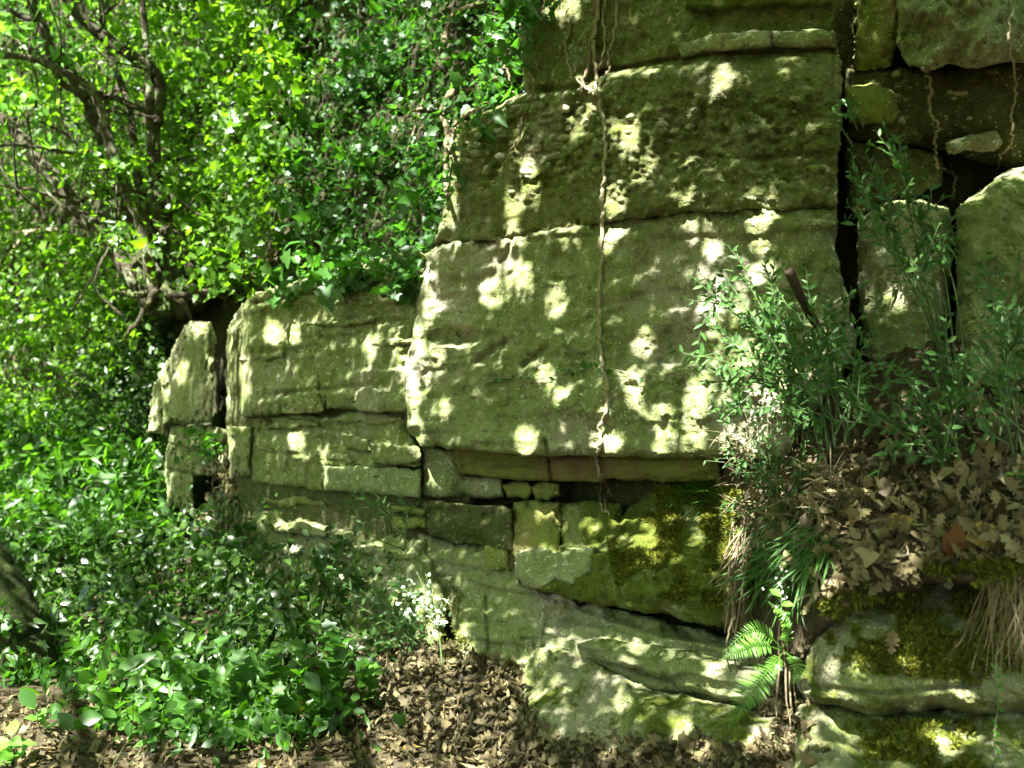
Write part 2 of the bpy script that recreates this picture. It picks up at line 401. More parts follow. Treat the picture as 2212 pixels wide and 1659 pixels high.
# dark recess behind all the beds
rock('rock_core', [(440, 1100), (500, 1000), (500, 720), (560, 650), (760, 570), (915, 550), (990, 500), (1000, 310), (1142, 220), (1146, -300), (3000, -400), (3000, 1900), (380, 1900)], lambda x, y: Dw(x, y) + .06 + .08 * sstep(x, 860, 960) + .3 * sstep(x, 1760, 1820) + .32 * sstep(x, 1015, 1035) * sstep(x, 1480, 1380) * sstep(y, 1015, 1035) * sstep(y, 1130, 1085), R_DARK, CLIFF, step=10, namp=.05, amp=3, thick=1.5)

# ---- main face
pebs = []
for k in range(420):
    px, py = rng.uniform(985, 1790), rng.uniform(195, 440)
    if rng.random() < .35 + .5 * sstep(1500 - px, 0, 400): pebs.append((px, py, rng.choice([5, 7, 9, 13], p=[.45, .3, .2, .05])))
def pebble_feat(x, y):
    r = np.zeros_like(x)
    for a, b, s in pebs:
        m = np.nonzero((np.abs(x - a) < s * 1.5) & (np.abs(y - b) < s))[0]
        if len(m): r[m] = np.minimum(r[m], -.0017 * s * np.sqrt(np.maximum(0, 1 - ((x[m] - a) / (1.4 * s)) ** 2 - ((y[m] - b) / s) ** 2)))
    return r
upper = off(.02, .05, 100, 440)
rock('rock_bed', [(1128, -150), (1122, 90), (1135, 195), (1060, 235), (985, 275), (972, 340), (966, 440), (938, 522), (985, 530), (1110, 515), (1300, 480), (1480, 460), (1640, 455), (1808, 452), (1812, 330), (1818, 230), (1806, 110), (1797, -150)],
     upper, R_CONG, CLIFF, step=3.2, thick=.6, edge=(16, .05), namp=.045, nscale=5,
     feat=feats(pebble_feat, groove([(1290, 160), (1310, 152), (1450, 128), (1560, 114), (1690, 110)], 8, .05), groove([(1120, 200), (1240, 190), (1300, 160)], 14, .05), lambda x, y: -.05 * sstep(y, 152 - (x - 1310) * .1, 170 - (x - 1310) * .1) * sstep(x, 1200, 1330),
               lambda x, y: .028 * fbm(np.stack([x / 16, y / 11, x * 0], -1), 3) * sstep(y, 190, 230) * sstep(y, 430, 380), groove([(1480, 330), (1620, 345), (1790, 330)], 9, .03)))
tag(bpy.data.objects['rock_bed'], 'pebbly upper bed with green lichen and a hanging vine across it')
rock('rock_ledge', [(1448, 92), (1530, 74), (1660, 66), (1802, 66), (1808, 108), (1760, 104), (1660, 102), (1560, 110), (1470, 122)], off(.10), R_PALE, CLIFF, step=3, thick=.3, edge=(12, .03), namp=.02, feat=groove([(1660, 60), (1668, 84), (1672, 110)], 6, .05))
rock('rock_ledge', [(1470, -80), (1803, -80), (1803, 6), (1700, 14), (1560, 24), (1480, 20)], off(.09), R_MOSSY, CLIFF, step=4, thick=.3, edge=(14, .05), namp=.03)
rock('rock_ledge', [(1640, 132), (1720, 120), (1806, 118), (1822, 160), (1812, 225), (1740, 225), (1690, 200), (1650, 170)], off(.06), R_PALE, CLIFF, step=3.5, thick=.3, edge=(16, .03), namp=.02, amp=9, feat=groove([(1738, 145), (1782, 143)], 5, .04))
mainD = off(.10, .13, 560, 930)
rock('rock_slab', [(958, 528), (985, 524), (1110, 509), (1300, 473), (1480, 453), (1640, 448), (1806, 445), (1806, 545), (1834, 640), (1850, 760), (1700, 988), (1540, 992), (1400, 990), (1290, 986), (1180, 984), (1000, 974), (905, 964), (880, 925), (882, 862), (868, 800), (888, 755), (903, 650), (905, 600), (925, 550)],
     mainD, R_SMOOTH, CLIFF, step=4, thick=.7, edge=(20, .06), namp=.045, amp=3.5, bed=.012,
     feat=feats(dent(985, 728, 62, 24, .10, .6), groove([(1030, 782), (1062, 760), (1095, 738)], 12, .05), groove([(1130, 790), (1160, 768), (1182, 752)], 11, .05), dent(1070, 800, 60, 26, -.03), dent(930, 850, 40, 60, .05), dent(1100, 560, 40, 30, .03), groove([(1110, 512), (1095, 545), (1072, 585)], 9, .03),
                groove([(1178, 950), (1186, 990)], 6, .05), dent(1420, 760, 90, 50, .035), groove([(890, 700), (960, 700), (1010, 730)], 10, .03), lambda x, y: -.05 * sstep(y, 800, 900) * sstep(x, 880, 930) * sstep(x, 1500, 1000),
                lambda x, y: .02 * fbm(np.stack([x / 14, y / 12, x * 0 + 4], -1), 3) * sstep(y, 680, 740) * sstep(y, 960, 880)))
tag(bpy.data.objects['rock_slab'], 'big smooth bulging slab over the undercut')
rock('rock_bed', [(975, 966), (1550, 982), (1552, 1036), (1420, 1041), (1330, 1036), (1200, 1042), (1090, 1034), (990, 1024)], off(.02), R_RED, CLIFF, step=4, thick=.4, edge=(8, .02), namp=.025, bed=.02, feat=feats(groove([(1185, 985), (1192, 1045)], 5, .06), groove([(1000, 1008), (1130, 1004), (1180, 1012)], 5, .03)))
tag(bpy.data.objects['rock_bed.001'], 'reddish brown recessed bed under the big slab')
for pl in ([(1084, 1050), (1110, 1040), (1143, 1044), (1150, 1062), (1138, 1079), (1096, 1074)], [(1144, 1050), (1170, 1040), (1206, 1046), (1212, 1070), (1185, 1082), (1156, 1080)]):
    rock('rock_block', pl, off(-.10), R_OCHRE, CLIFF, step=3, thick=.25, edge=(9, .03), namp=.012, amp=3)
rock('rock_block', [(1112, 1086), (1160, 1080), (1206, 1084), (1211, 1130), (1204, 1200), (1108, 1200), (1104, 1150)], off(.0, .06, 1080, 1200), R_OCHRE, CLIFF, step=3.5, thick=.35, edge=(20, .05), namp=.02)
rock('rock_block', [(1214, 1088), (1290, 1080), (1346, 1088), (1350, 1190), (1212, 1190)], off(-.06, .1, 1080, 1190), R_MOSSY, CLIFF, step=3.5, thick=.35, edge=(16, .04), namp=.04)
rock('rock_slab', [(1106, 1190), (1210, 1182), (1300, 1178), (1345, 1110), (1420, 1046), (1545, 1040), (1670, 1060), (1690, 1385), (1640, 1376), (1560, 1352), (1480, 1337), (1376, 1320), (1275, 1303), (1225, 1288), (1161, 1272), (1118, 1249)],
     off(-.16, .46, 1040, 1290), R_MOSSY, CLIFF, step=4, thick=.5, edge=(14, .04), namp=.06, amp=6, bed=.015,
     feat=feats(dent(1230, 1230, 60, 30, .06), groove([(1205, 1190), (1215, 1235), (1240, 1260)], 8, .05), lambda x, y: .03 * sstep(x, 1230, 1150)))
rock('lichen_crust', [(1112, 1194), (1160, 1186), (1215, 1192), (1290, 1190), (1272, 1236), (1232, 1264), (1205, 1256), (1160, 1268), (1120, 1246)], lambda x, y: off(-.16, .46, 1040, 1290)(x, y) - .035, R_PALE, CLIFF, step=3.5, thick=.2, edge=(12, .03), namp=.03, amp=7)
tag(bpy.data.objects['rock_slab.001'], 'moss covered lower slab overhanging the foot of the cliff')
# ---- beds under and left of the main slab
rock('rock_block', [(908, 966), (985, 972), (1000, 1024), (1085, 1034), (1092, 1076), (1000, 1074), (914, 1068)], off(.02), R_PALE, CLIFF, step=3.5, thick=.4, edge=(14, .04), namp=.03, feat=lambda x, y: .10 * sstep(x, 960, 1010))
rock('rock_block', [(914, 1082), (1000, 1088), (1085, 1092), (1108, 1104), (1108, 1192), (1050, 1184), (990, 1172), (930, 1160), (916, 1140)], off(.05), R_DARK, CLIFF, step=3.5, thick=.4, edge=(14, .04), namp=.04, bed=.02)
rock('rock_block', [(1046, 1176), (1102, 1192), (1104, 1236), (1060, 1236), (1044, 1222)], off(.06), R_OCHRE, CLIFF, step=3, thick=.3, edge=(10, .03), namp=.015)
rock('rock_bed', [(905, 1150), (1120, 1190), (1125, 1250), (1260, 1300), (1560, 1370), (1700, 1400), (1720, 1760), (940, 1760), (962, 1460), (988, 1380), (945, 1300), (900, 1210)], off(.02, .22, 1200, 1500), R_SMOOTH, CLIFF, step=4.5, thick=.6, edge=(40, .12), namp=.05, bed=.02,
     feat=feats(groove([(1050, 1290), (1056, 1400), (1040, 1460)], 6, .04), groove([(1130, 1380), (1155, 1380), (1158, 1430)], 5, .04), groove([(1110, 1440), (1155, 1438)], 5, .04), groove([(1175, 1330), (1160, 1410)], 8, -.03), groove([(1180, 1300), (1400, 1370), (1650, 1420)], 12, -.035), dent(1250, 1330, 130, 26, .05)))
tag(bpy.data.objects['rock_bed.002'], 'hollowed rock face at the foot of the cliff')
rock('rock_bed', [(1248, 1392), (1300, 1378), (1420, 1392), (1560, 1424), (1690, 1456), (1700, 1548), (1560, 1513), (1480, 1494), (1400, 1452), (1290, 1426)], off(.34, .05, 1390, 1500), R_SMOOTH, CLIFF, step=4, thick=.5, edge=(18, .05), namp=.04, bed=.03)
lowslab = rock('fallen_slab', [(1148, 1404), (1185, 1396), (1250, 1408), (1290, 1434), (1370, 1474), (1480, 1500), (1560, 1520), (1690, 1552), (1730, 1760), (1210, 1760), (1126, 1600), (1106, 1540)], off(.36, .30, 1400, 1640), R_HALF, None, step=4, thick=.8, edge=(44, .13), namp=.08, feat=feats(dent(1290, 1530, 80, 60, .05), dent(1400, 1560, 60, 40, -.05)))
tag(lowslab, 'low tilted rock slab with dark moss, resting at the foot of the cliff', 'rock')
# left strata
rock('rock_bed', [(490, 712), (502, 684), (545, 642), (600, 617), (700, 592), (800, 562), (905, 535), (925, 560), (915, 650), (900, 760), (880, 800), (892, 862), (888, 888), (760, 884), (690, 876), (690, 890), (600, 896), (540, 905), (490, 915), (488, 800)], off(.0, .1, 600, 860), R_STRATA, CLIFF, step=4, thick=.6, bed=.022, edge=(16, .06), namp=.05, amp=4,
     feat=feats(groove([(560, 655), (640, 640), (740, 622)], 9, .06), groove([(690, 800), (695, 890)], 5, .03), groove([(700, 842), (800, 830)], 6, .04), groove([(600, 850), (690, 842)], 7, .04), dent(790, 780, 50, 60, -.05), lambda x, y: .22 * sstep(x, 545, 500), groove([(860, 560), (862, 610), (845, 640)], 5, .04), groove([(830, 640), (905, 625)], 9, .06), dent(850, 695, 50, 12, .06)))
tag(bpy.data.objects['rock_bed.004'], 'flat lichened bed with dark bedding joints')
for pl, v, mt in (([(602, 856), (690, 848), (690, 866), (692, 894), (604, 898)], .13, R_STRATA), ([(700, 850), (790, 836), (800, 870), (700, 882)], .11, R_STRATA),
                  ([(770, 852), (800, 838), (884, 846), (892, 884), (830, 886), (768, 888)], .20, R_STRATA), ([(800, 962), (905, 966), (912, 1000), (862, 1004), (806, 996)], .14, R_STRATA),
                  ([(735, 940), (800, 946), (802, 972), (750, 970)], .08, R_STRATA), ([(845, 1092), (914, 1098), (916, 1112), (850, 1108)], .06, R_OCHRE), ([(850, 1116), (916, 1120), (918, 1146), (860, 1138)], .03, R_OCHRE)):
    rock('rock_block', pl, off(v), mt, CLIFF, step=3, thick=.35, edge=(8, .022), namp=.03, amp=6)
rock('rock_bed', [(545, 908), (600, 899), (690, 896), (765, 890), (885, 884), (880, 925), (905, 968), (912, 1008), (700, 1010), (700, 1058), (600, 1050), (548, 1040), (540, 1000)], off(.0, .04, 900, 1050), R_STRATA, CLIFF, step=4, thick=.5, edge=(12, .04), namp=.04, amp=5, bed=.02, feat=feats(groove([(625, 930), (612, 1010)], 9, -.03), groove([(710, 950), (700, 1040)], 9, -.03), groove([(660, 990), (655, 1050)], 7, -.025)))
rock('rock_block', [(698, 1004), (780, 1006), (912, 1012), (914, 1074), (830, 1070), (700, 1060)], off(.08), R_PALE, CLIFF, step=3.5, thick=.4, edge=(12, .04), namp=.03)
rock('rock_block', [(494, 922), (546, 918), (540, 1000), (546, 1034), (500, 1030), (492, 975)], off(.05), R_STRATA, CLIFF, step=3.5, thick=.4, edge=(14, .07), namp=.03)
rock('rock_bed', [(556, 1064), (700, 1080), (914, 1092), (918, 1150), (880, 1146), (720, 1134), (560, 1094)], off(-.10), R_STRATA, CLIFF, step=4, thick=.3, edge=(10, .03), namp=.03, bed=.03)
rock('rock_bed', [(545, 1090), (720, 1138), (920, 1164), (965, 1300), (940, 1560), (540, 1560), (545, 1300)], off(.0, .25, 1090, 1450), R_STRATA, CLIFF, step=5, thick=.5, edge=(24, .08), namp=.09, feat=lambda x, y: .05 * fbm(np.stack([x / 30, y / 60, x * 0], -1), 3))
for x0, y0, x1, y1, hh, v in ((560, 922, 690, 916, 20, .035), (610, 985, 790, 990, 16, .04), (705, 905, 868, 900, 22, .05), (550, 962, 650, 965, 14, .03), (515, 772, 610, 764, 18, .10), (640, 706, 810, 692, 16, .09), (700, 662, 885, 640, 18, .07), (565, 1074, 705, 1090, 18, -.02), (730, 1112, 850, 1124, 14, -.04), (800, 742, 890, 735, 22, .11), (560, 1125, 700, 1150, 22, .12), (735, 1180, 900, 1200, 20, .14), (640, 1240, 830, 1262, 24, .18)):
    m_ = .5 * (x0 + x1); ym = .5 * (y0 + y1); rock('rock_ledge', [(x0, y0), (.6 * x0 + .4 * x1, ym - hh * .55), (m_ + 20, ym - hh * .4), (x1, y1 - hh * .2), (x1 + 3, y1 + hh * .4), (m_, ym + hh * .55), (.7 * x0 + .3 * x1, ym + hh * .5)], off(v), R_STRATA, CLIFF, step=3, thick=.25, edge=(9, .03), namp=.03, amp=6)
# ---- right wall beyond the chimney
rock('rock_block', [(1846, 8), (1900, -30), (1955, -40), (1945, 60), (1928, 148), (1852, 152), (1846, 80)], off(-.02), R_OCHRE, CLIFF, step=4, thick=.4, edge=(16, .05), namp=.03)
rock('rock_block', [(1945, -200), (2500, -200), (2500, 140), (2180, 132), (2110, 150), (2050, 140), (2010, 156), (1960, 140), (1938, 90)], off(.16), R_PALE, CLIFF, step=4.5, thick=.5, edge=(34, .09), namp=.07, feat=lambda x, y: .09 * fbm(np.stack([(x + y * .5) / 40, y / 90, x * 0], -1), 3))
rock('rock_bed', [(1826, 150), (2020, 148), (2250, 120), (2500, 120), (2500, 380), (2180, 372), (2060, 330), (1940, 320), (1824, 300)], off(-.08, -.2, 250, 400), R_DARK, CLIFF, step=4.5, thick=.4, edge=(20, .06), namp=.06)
rock('rock_block', [(1828, 190), (1880, 182), (1935, 205), (1945, 240), (1930, 268), (1830, 262)], off(.03), R_OCHRE, CLIFF, step=3.5, thick=.3, edge=(24, .07), namp=.02)
rock('rock_ledge', [(2040, 304), (2100, 287), (2150, 280), (2168, 300), (2150, 326), (2045, 330)], off(.05), R_PALE, CLIFF, step=3.5, thick=.3, edge=(14, .05), namp=.02)
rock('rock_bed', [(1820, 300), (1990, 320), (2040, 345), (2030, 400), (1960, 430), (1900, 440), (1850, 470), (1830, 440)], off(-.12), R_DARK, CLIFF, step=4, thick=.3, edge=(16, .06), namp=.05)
rock('rock_block', [(1852, 480), (1905, 440), (1990, 430), (2052, 450), (2060, 560), (2052, 700), (2010, 800), (1880, 800), (1858, 700)], off(.02), R_SMOOTH, CLIFF, step=4, thick=.4, edge=(30, .10), namp=.05)
rock('rock_block', [(2066, 450), (2130, 402), (2180, 366), (2240, 350), (2500, 330), (2500, 950), (2080, 950), (2064, 700), (2064, 560)], off(.10), R_SMOOTH, CLIFF, step=4.5, thick=.5, edge=(34, .10), namp=.05)

def pebble(px, py, r):
    th = np.linspace(0, np.pi, 8)[1:-1]; ph = np.arange(10) / 10 * 2 * np.pi
    T, Ph = np.meshgrid(th, ph, indexing='ij'); v = np.stack([np.sin(T) * np.cos(Ph), np.sin(T) * np.sin(Ph) * .8, np.cos(T) * rng.uniform(.6, .85)], -1).reshape(-1, 3)
    v = np.vstack([v, [[0, 0, .75], [0, 0, -.75]]]); v = v * (1 + .25 * fbm(v * 1.3 + px, 2))[:, None]; a = rng.normal(0, .4); c_, s_ = math.cos(a), math.sin(a)
    v[:, 0], v[:, 2] = c_ * v[:, 0] - s_ * v[:, 2], s_ * v[:, 0] + c_ * v[:, 2]
    d = float(surfD(px, py)); V = P(px, py, d + .1 * r * d / F) + v * r * d / F * np.array([1.25, 1, 1])
    i = np.arange(5)[:, None] * 10 + np.arange(10); j = np.arange(5)[:, None] * 10 + (np.arange(10) + 1) % 10
    e = np.arange(10); e2 = (e + 1) % 10
    build('pebble', V, [np.stack([i, j, j + 10, i + 10], -1).reshape(-1, 4), np.vstack([np.stack([e2, e, e * 0 + 60], -1), np.stack([50 + e, 50 + e2, e * 0 + 61], -1)])], PEB, CLIFF)
for k in range(92):
    if k < 62: px, py = rng.uniform(990, 1420), rng.uniform(215, 420)
    elif k < 80: px, py = rng.uniform(1420, 1790), rng.uniform(180, 425)
    else: px, py = rng.uniform(1930, 2180), rng.uniform(160, 260)
    pebble(px, py, rng.choice([5, 7, 9, 12], p=[.35, .35, .2, .1]))

rock('rock_bed', [(1640, 1370), (1770, 1370), (1780, 1760), (1630, 1760)], off(.30), R_DARK, CLIFF, step=4.5, thick=.3, edge=(20, .08), namp=.08)
# ---- loose stones standing free of the cliff
def Dl(px, py): return np.interp(px, [300, 340, 500], [7.4, 7.15, 6.55])
b = rock('standing_stone', [(401, 703), (415, 694), (455, 697), (466, 730), (463, 823), (456, 912), (400, 916), (351, 916), (353, 856), (344, 809), (367, 772), (379, 740)], lambda x, y: Dl(x, y) - .25, R_SMOOTH, None, step=2.6, thick=.6, edge=(14, .07), namp=.03, amp=2.5)
tag(b, 'upright pale stone block standing apart, a dark slot between it and the strata', 'rock')
b = rock('standing_stone', [(320, 936), (330, 832), (346, 814), (357, 860), (358, 940)], lambda x, y: Dl(x, y) + .0, R_SMOOTH, None, step=2.6, thick=.5, edge=(12, .06), namp=.03, amp=2.5)
tag(b, 'narrow stone sliver half hidden in ivy left of the upright block', 'rock')
b = rock('rock_plinth', [(371, 920), (456, 918), (494, 930), (500, 1012), (420, 1030), (424, 1100), (366, 1096), (355, 985)], lambda x, y: Dl(x, y) - .15, R_STRATA, None, step=3, thick=.6, edge=(14, .06), namp=.06, amp=4, feat=feats(groove([(370, 960), (420, 975), (490, 960)], 6, .06), groove([(360, 1015), (420, 1025)], 6, .06)))
tag(b, 'cracked stone footing with ivy on it, directly beneath the upright block', 'rock')
def domeD(x, y):
    t = np.clip((1546 - y) / 345, 0, 1); s = np.clip((1850 - x) / 135, 0, 1)
    return 3.02 + .62 * t ** 2.2 + .30 * s ** 2 + .05 * sstep(y, 1470, 1540) * 0
b = rock('mossy_boulder', [(1718, 1448), (1730, 1375), (1775, 1305), (1850, 1246), (1950, 1215), (2100, 1200), (2520, 1190), (2520, 1548), (2110, 1541), (2040, 1532), (1960, 1542), (1880, 1546), (1800, 1524), (1740, 1518), (1716, 1470)], domeD, R_HALF, None, step=4, thick=.9, edge=(44, .17), namp=.07, amp=3,
     feat=feats(groove([(1740, 1490), (1790, 1486), (1900, 1500), (2000, 1488), (2110, 1478)], 9, .035), dent(2060, 1510, 70, 24, -.03)))
tag(b, 'rounded mossy boulder with an oak leaf lying on its face', 'boulder')
b = rock('rock_ledge', [(1722, 1524), (1800, 1512), (1880, 1528), (1960, 1526), (2110, 1524), (2520, 1528), (2520, 1850), (1690, 1850)], lambda x, y: 3.16 - .25 * sstep(y, 1550, 1700), R_HALF, None, step=4, thick=.8, edge=(46, .16), namp=.08, amp=4)
tag(b, 'low rock ledge under the rounded mossy boulder, splashed with sun', 'rock')

# ---- bank with leaf litter, right
def bankD(x, y):
    k = sstep(x, 1540, 1800); return Dw(x, y) - .04 - (.12 + .62 * k) * sstep(y, 730 + 250 * (1 - k), 1280)
bank = rock('leafy_bank', [(1555, 1000), (1640, 905), (1840, 800), (1960, 745), (2060, 725), (2520, 700), (2520, 1270), (2000, 1262), (1830, 1310), (1735, 1410), (1725, 1440), (1690, 1450), (1640, 1400), (1590, 1320), (1560, 1150)], bankD, SOIL, None, step=5, thick=.4, edge=(20, .06), namp=.06)
tag(bank, kind='structure')

# ---- hillside above and left of the cliff, ground
HX = [-1500, -400, 0, 350, 600, 800, 950, 1100, 1200]; HD = [16, 12.6, 10.8, 8.6, 7.2, 6.4, 5.75, 5.25, 5.0]
def hillD(x, y): return np.interp(x, HX, HD) + np.maximum(0, (620 - y)) / 620 * 1.1 - np.maximum(0, y - 700) / 700 * (.6 + .8 * sstep(x, 350, -200))
hill = rock('hillside', [(-1500, -700), (1140, -700), (1135, 100), (1140, 205), (1060, 285), (1040, 440), (1000, 560), (960, 630), (760, 690), (660, 1180), (640, 1500), (200, 1520), (-1500, 1500)], hillD, EARTH, None, step=12, thick=1.5, edge=(30, .05), namp=.16, amp=12)
tag(hill, kind='structure')

gx = np.concatenate([[-300, -120, -60, -30, -16], np.arange(-9, 6, .12), [8, 14, 30, 60, 120, 300]]); gy = np.concatenate([[-300, -120, -60, -30, -15, -8, -4, -2], np.arange(-.6, 11, .12), [13, 18, 30, 60, 120, 300]])
X, Y = np.meshgrid(gx, gy); z = .05 * fbm(np.stack([X * 1.3, Y * 1.3, X * 0], -1), 4) + .02 * fbm(np.stack([X * 7, Y * 7, X * 0], -1), 3)
near = (np.abs(X) < 12) & (np.abs(Y) < 14)
wall = np.interp(X, [-6, -2.44, -.49, .91, 1.83, 4], [9.5, 6.9, 5.0, 3.9, 3.5, 3]); z = z + .22 * sstep(Y, wall - .75, wall + .05) * near + .25 * sstep(Y, 5.8, 8.2) * near
z = z + sstep(X, .9, 1.7) * .12 * near
w_, h_ = X.shape[1], X.shape[0]; i = (np.arange(h_ - 1)[:, None] * w_ + np.arange(w_ - 1)).ravel()
ground = build('ground', np.stack([X, Y, z], -1).reshape(-1, 3), [np.stack([i, i + 1, i + 1 + w_, i + w_], -1)], SOIL); tag(ground, kind='structure')
def gz(x, y):
    xi = np.clip(np.searchsorted(gx, x) - 1, 0, w_ - 2); yi = np.clip(np.searchsorted(gy, y) - 1, 0, h_ - 2)
    tx = (x - gx[xi]) / (gx[xi + 1] - gx[xi]); ty = (y - gy[yi]) / (gy[yi + 1] - gy[yi])
    return (z[yi, xi] * (1 - tx) + z[yi, xi + 1] * tx) * (1 - ty) + (z[yi + 1, xi] * (1 - tx) + z[yi + 1, xi + 1] * tx) * ty
# the ground joins the depth record
jj, ii = np.meshgrid(np.arange(ZB.shape[1]), np.arange(ZB.shape[0])); ppx = ZX0 + ZS * jj; ppy = ZY0 + ZS * ii
gd = np.full(ZB.shape, 1e9); low = ppy > CY + 60; rx, ry = ppx[low], ppy[low]; hit = np.full(rx.shape, 1e9)
for d_ in np.arange(2.2, 14, .06):
    q = P(rx, ry, d_); m = (hit > 1e8) & (q[:, 2] < gz(q[:, 0], q[:, 1])); hit[m] = d_ - .03
gd[low] = hit
ZB = np.minimum(ZB, gd)

# ------------------------------------------------------------------ left: many-stemmed tree on the cliff edge
def pxpath(pts, D, n=6, jit=0):
    """pts: (px,py) or (px,py,D)"""
    a = np.array([P(p[0], p[1], p[2] if len(p) > 2 else D) for p in pts]); s = spline(a, n)
    if jit: s = s + jit * np.stack([fbm(np.stack([np.arange(len(s)) * .6, s[:, 2] * 0 + k * 9.1 + jit * 100, s[:, 0] * 0], -1), 3) for k in range(3)], -1)
    return s
TD = 7.6
TREE = empty('multi_stemmed_tree', P(330, 625, TD), 'lichen spotted tree with several leaning stems rooted on the cliff edge', 'tree')
STEMS = [  # points, start radius px, end radius px, material
 ([(322, 640), (300, 560), (288, 495), (258, 410), (234, 334), (205, 260), (187, 214), (160, 175), (127, 110), (80, 43), (50, -60)], 24, 10, BARKDARK),
 ([(330, 640), (321, 555), (301, 468), (281, 428), (254, 368), (234, 301), (222, 245), (200, 200), (178, 178), (147, 160), (105, 140), (60, 124), (-40, 112)], 17, 7, BARK),
 ([(418, 590), (400, 510), (385, 485), (355, 435), (338, 390), (330, 301), (338, 254), (345, 200), (328, 150), (268, 110), (214, 70), (160, 20), (110, -60)], 20, 14, BARKDARK),
 ([(300, 620), (262, 560), (214, 498), (167, 452), (134, 401), (84, 351), (50, 301), (0, 247), (-60, 200)], 23, 15, BARK),
 ([(345, 640), (330, 520), (306, 420), (290, 330), (284, 250), (250, 150), (225, 60), (215, -60)], 13, 7, BARK),
 ([(365, 620), (352, 500), (334, 401), (326, 320), (322, 200), (312, 60), (305, -60)], 12, 8, BARK)]
for pts, r0, r1, mt in STEMS:
    dz = rng.normal(0, .12); p = pxpath([(x, y, TD + dz + (640 - y) / 640 * dz * 3) for x, y in pts], TD, 6, .012)
    g = Geo(); g.tube(p, np.linspace(r0 * .85, r1 * .85, len(p)) * TD / F, 9, .5, .13); g.out('trunk', mt, TREE)
for pts, r0, r1 in (([(187, 214), (130, 170), (95, 60), (63, -30)], 8, 5), ([(77, 43), (33, 30), (-20, -10)], 6, 4), ([(200, 200), (254, 215), (310, 240), (335, 262)], 8, 5),
                    ([(181, 435), (127, 425), (67, 411), (-20, 396)], 5, 3), ([(167, 334), (100, 322), (50, 314), (-20, 315)], 5, 3), ([(345, 410), (390, 436), (445, 475)], 6, 3), ([(214, 70), (225, 40), (245, 10), (255, -30)], 4, 3), ([(160, 300), (100, 270), (40, 262)], 4, 2)):
    g = Geo(); p = pxpath(pts, TD - .05, 6, .03); g.tube(p, np.linspace(r0, r1, len(p)) * TD / F, 7, .5, .3); g.out('branch', BARKDARK, TREE)
for pts in ([(330, 620), (300, 640), (270, 628), (255, 640)], [(335, 625), (315, 665), (290, 700), (262, 745)], [(350, 620), (390, 640), (430, 625), (480, 640)], [(360, 630), (400, 660), (410, 690)]):
    g = Geo(); p = pxpath(pts, TD - .12, 6, .02); g.tube(p, np.linspace(9, 3, len(p)) * TD / F, 8, .5, .3); g.out('root', BARKDARK, TREE)
plate = rock('root_plate', [(272, 612), (330, 596), (420, 600), (470, 628), (440, 668), (390, 690), (345, 690), (300, 680)], lambda x, y: 7.5 + 0 * x, EARTH, None, step=4, thick=.7, edge=(22, .2), namp=.10, amp=8, rec=False)
tag(plate, 'dark overhanging soil clump held by the roots of the leaning tree', 'soil clump')

g = Geo(); p = pxpath([(-120, 1080), (-60, 1180), (0, 1275), (40, 1370), (70, 1480), (85, 1580)], 5.3, 8, .02); g.tube(p, np.linspace(70, 105, len(p)) * .62 * 5.3 / F, 20, .5, .16)
st = empty('mossy_tree', P(85, 1580, 5.3), 'thick leaning mossy tree trunk at the edge of the path', 'tree'); g.out('trunk', MOSSBARK, st)

# ------------------------------------------------------------------ leaf masses
def in_poly(poly, x, y): return sdist(np.asarray(poly, float), x, y)[0] > 0
def sample(poly, n):
    poly = np.asarray(poly, float); out = []; m = 0
    while m < n:
        x = rng.uniform(poly[:, 0].min(), poly[:, 0].max(), 2 * n); y = rng.uniform(poly[:, 1].min(), poly[:, 1].max(), 2 * n); k = in_poly(poly, x, y); out.append(np.stack([x[k], y[k]], 1)); m += k.sum()
    return np.vstack(out)[:n]
def leaf_mass(name, label, cat, poly, n, D, thick, tpl, size, mat, group=None, clump=.55, cs=.28, up=.45, stems=6, hang=.3, stemmat=None, parent=None, front=.35, spread=.75, sdir=-1, nper=42):
    """leaf clumps through a volume hugging a bank: clump centres, then leaves round each"""
    s = sample(poly, n); nc = max(6, n // nper); c = sample(poly, nc)
    Df = D if callable(D) else (lambda x, y: D + 0 * x)
    cD = Df(c[:, 0], c[:, 1]) - rng.random(nc) ** 1.2 * thick; cp = P(c[:, 0], c[:, 1], cD)
    k = rng.integers(0, nc, n); m = rng.random(n) < clump
    pos = P(s[:, 0], s[:, 1], Df(s[:, 0], s[:, 1]) - rng.random(n) * thick)
    pos[m] = cp[k[m]] + rng.normal(0, cs, (m.sum(), 3)) * np.array([1, .8, .55]) * .6
    nr = unit(np.array([-.12, -front, up]) + rng.normal(0, spread * .62, (n, 3)) + rng.normal(0, .35, (nc, 3))[k] * m[:, None])
    ax = rng.normal(0, 1, (n, 3)) + np.array([0, -.2, -hang * 2])
    ca = rng.random(nc); a = np.clip(.65 * ca[k] * m + .35 * rng.random(n) + .3 * rng.random(n) * (~m), 0, 1)
    g = Geo(); sz = size * np.exp(rng.normal(0, .33, n)) * (.75 + .6 * rng.random(nc)[k] * m); kind = (rng.random(nc)[k] < .25) & m
    g.leaves(tpl, pos[~kind], ax[~kind], nr[~kind], sz[~kind], a[~kind], .3); g.leaves(LANCE if tpl is not LANCE else OVATE, pos[kind], ax[kind], nr[kind], sz[kind] * 1.25, a[kind], .4)
    root = empty(name, pos[pos[:, 2].argmin()], label, cat, group)
    g.out('foliage', mat, root)
    if stems:
        g = Geo()
        for q in range(stems):
            e = cp[rng.integers(nc)]; b = e + np.array([rng.normal(0, .3), .12, sdir * rng.uniform(.3, .9)]); mid = (b + e) / 2 + rng.normal(0, .08, 3)
            g.tube(spline([b, mid, e], 5), np.linspace(.011, .004, 11), 5, rng.random(), .2)
        g.out_each('stem', stemmat or BARK, root)
    return root

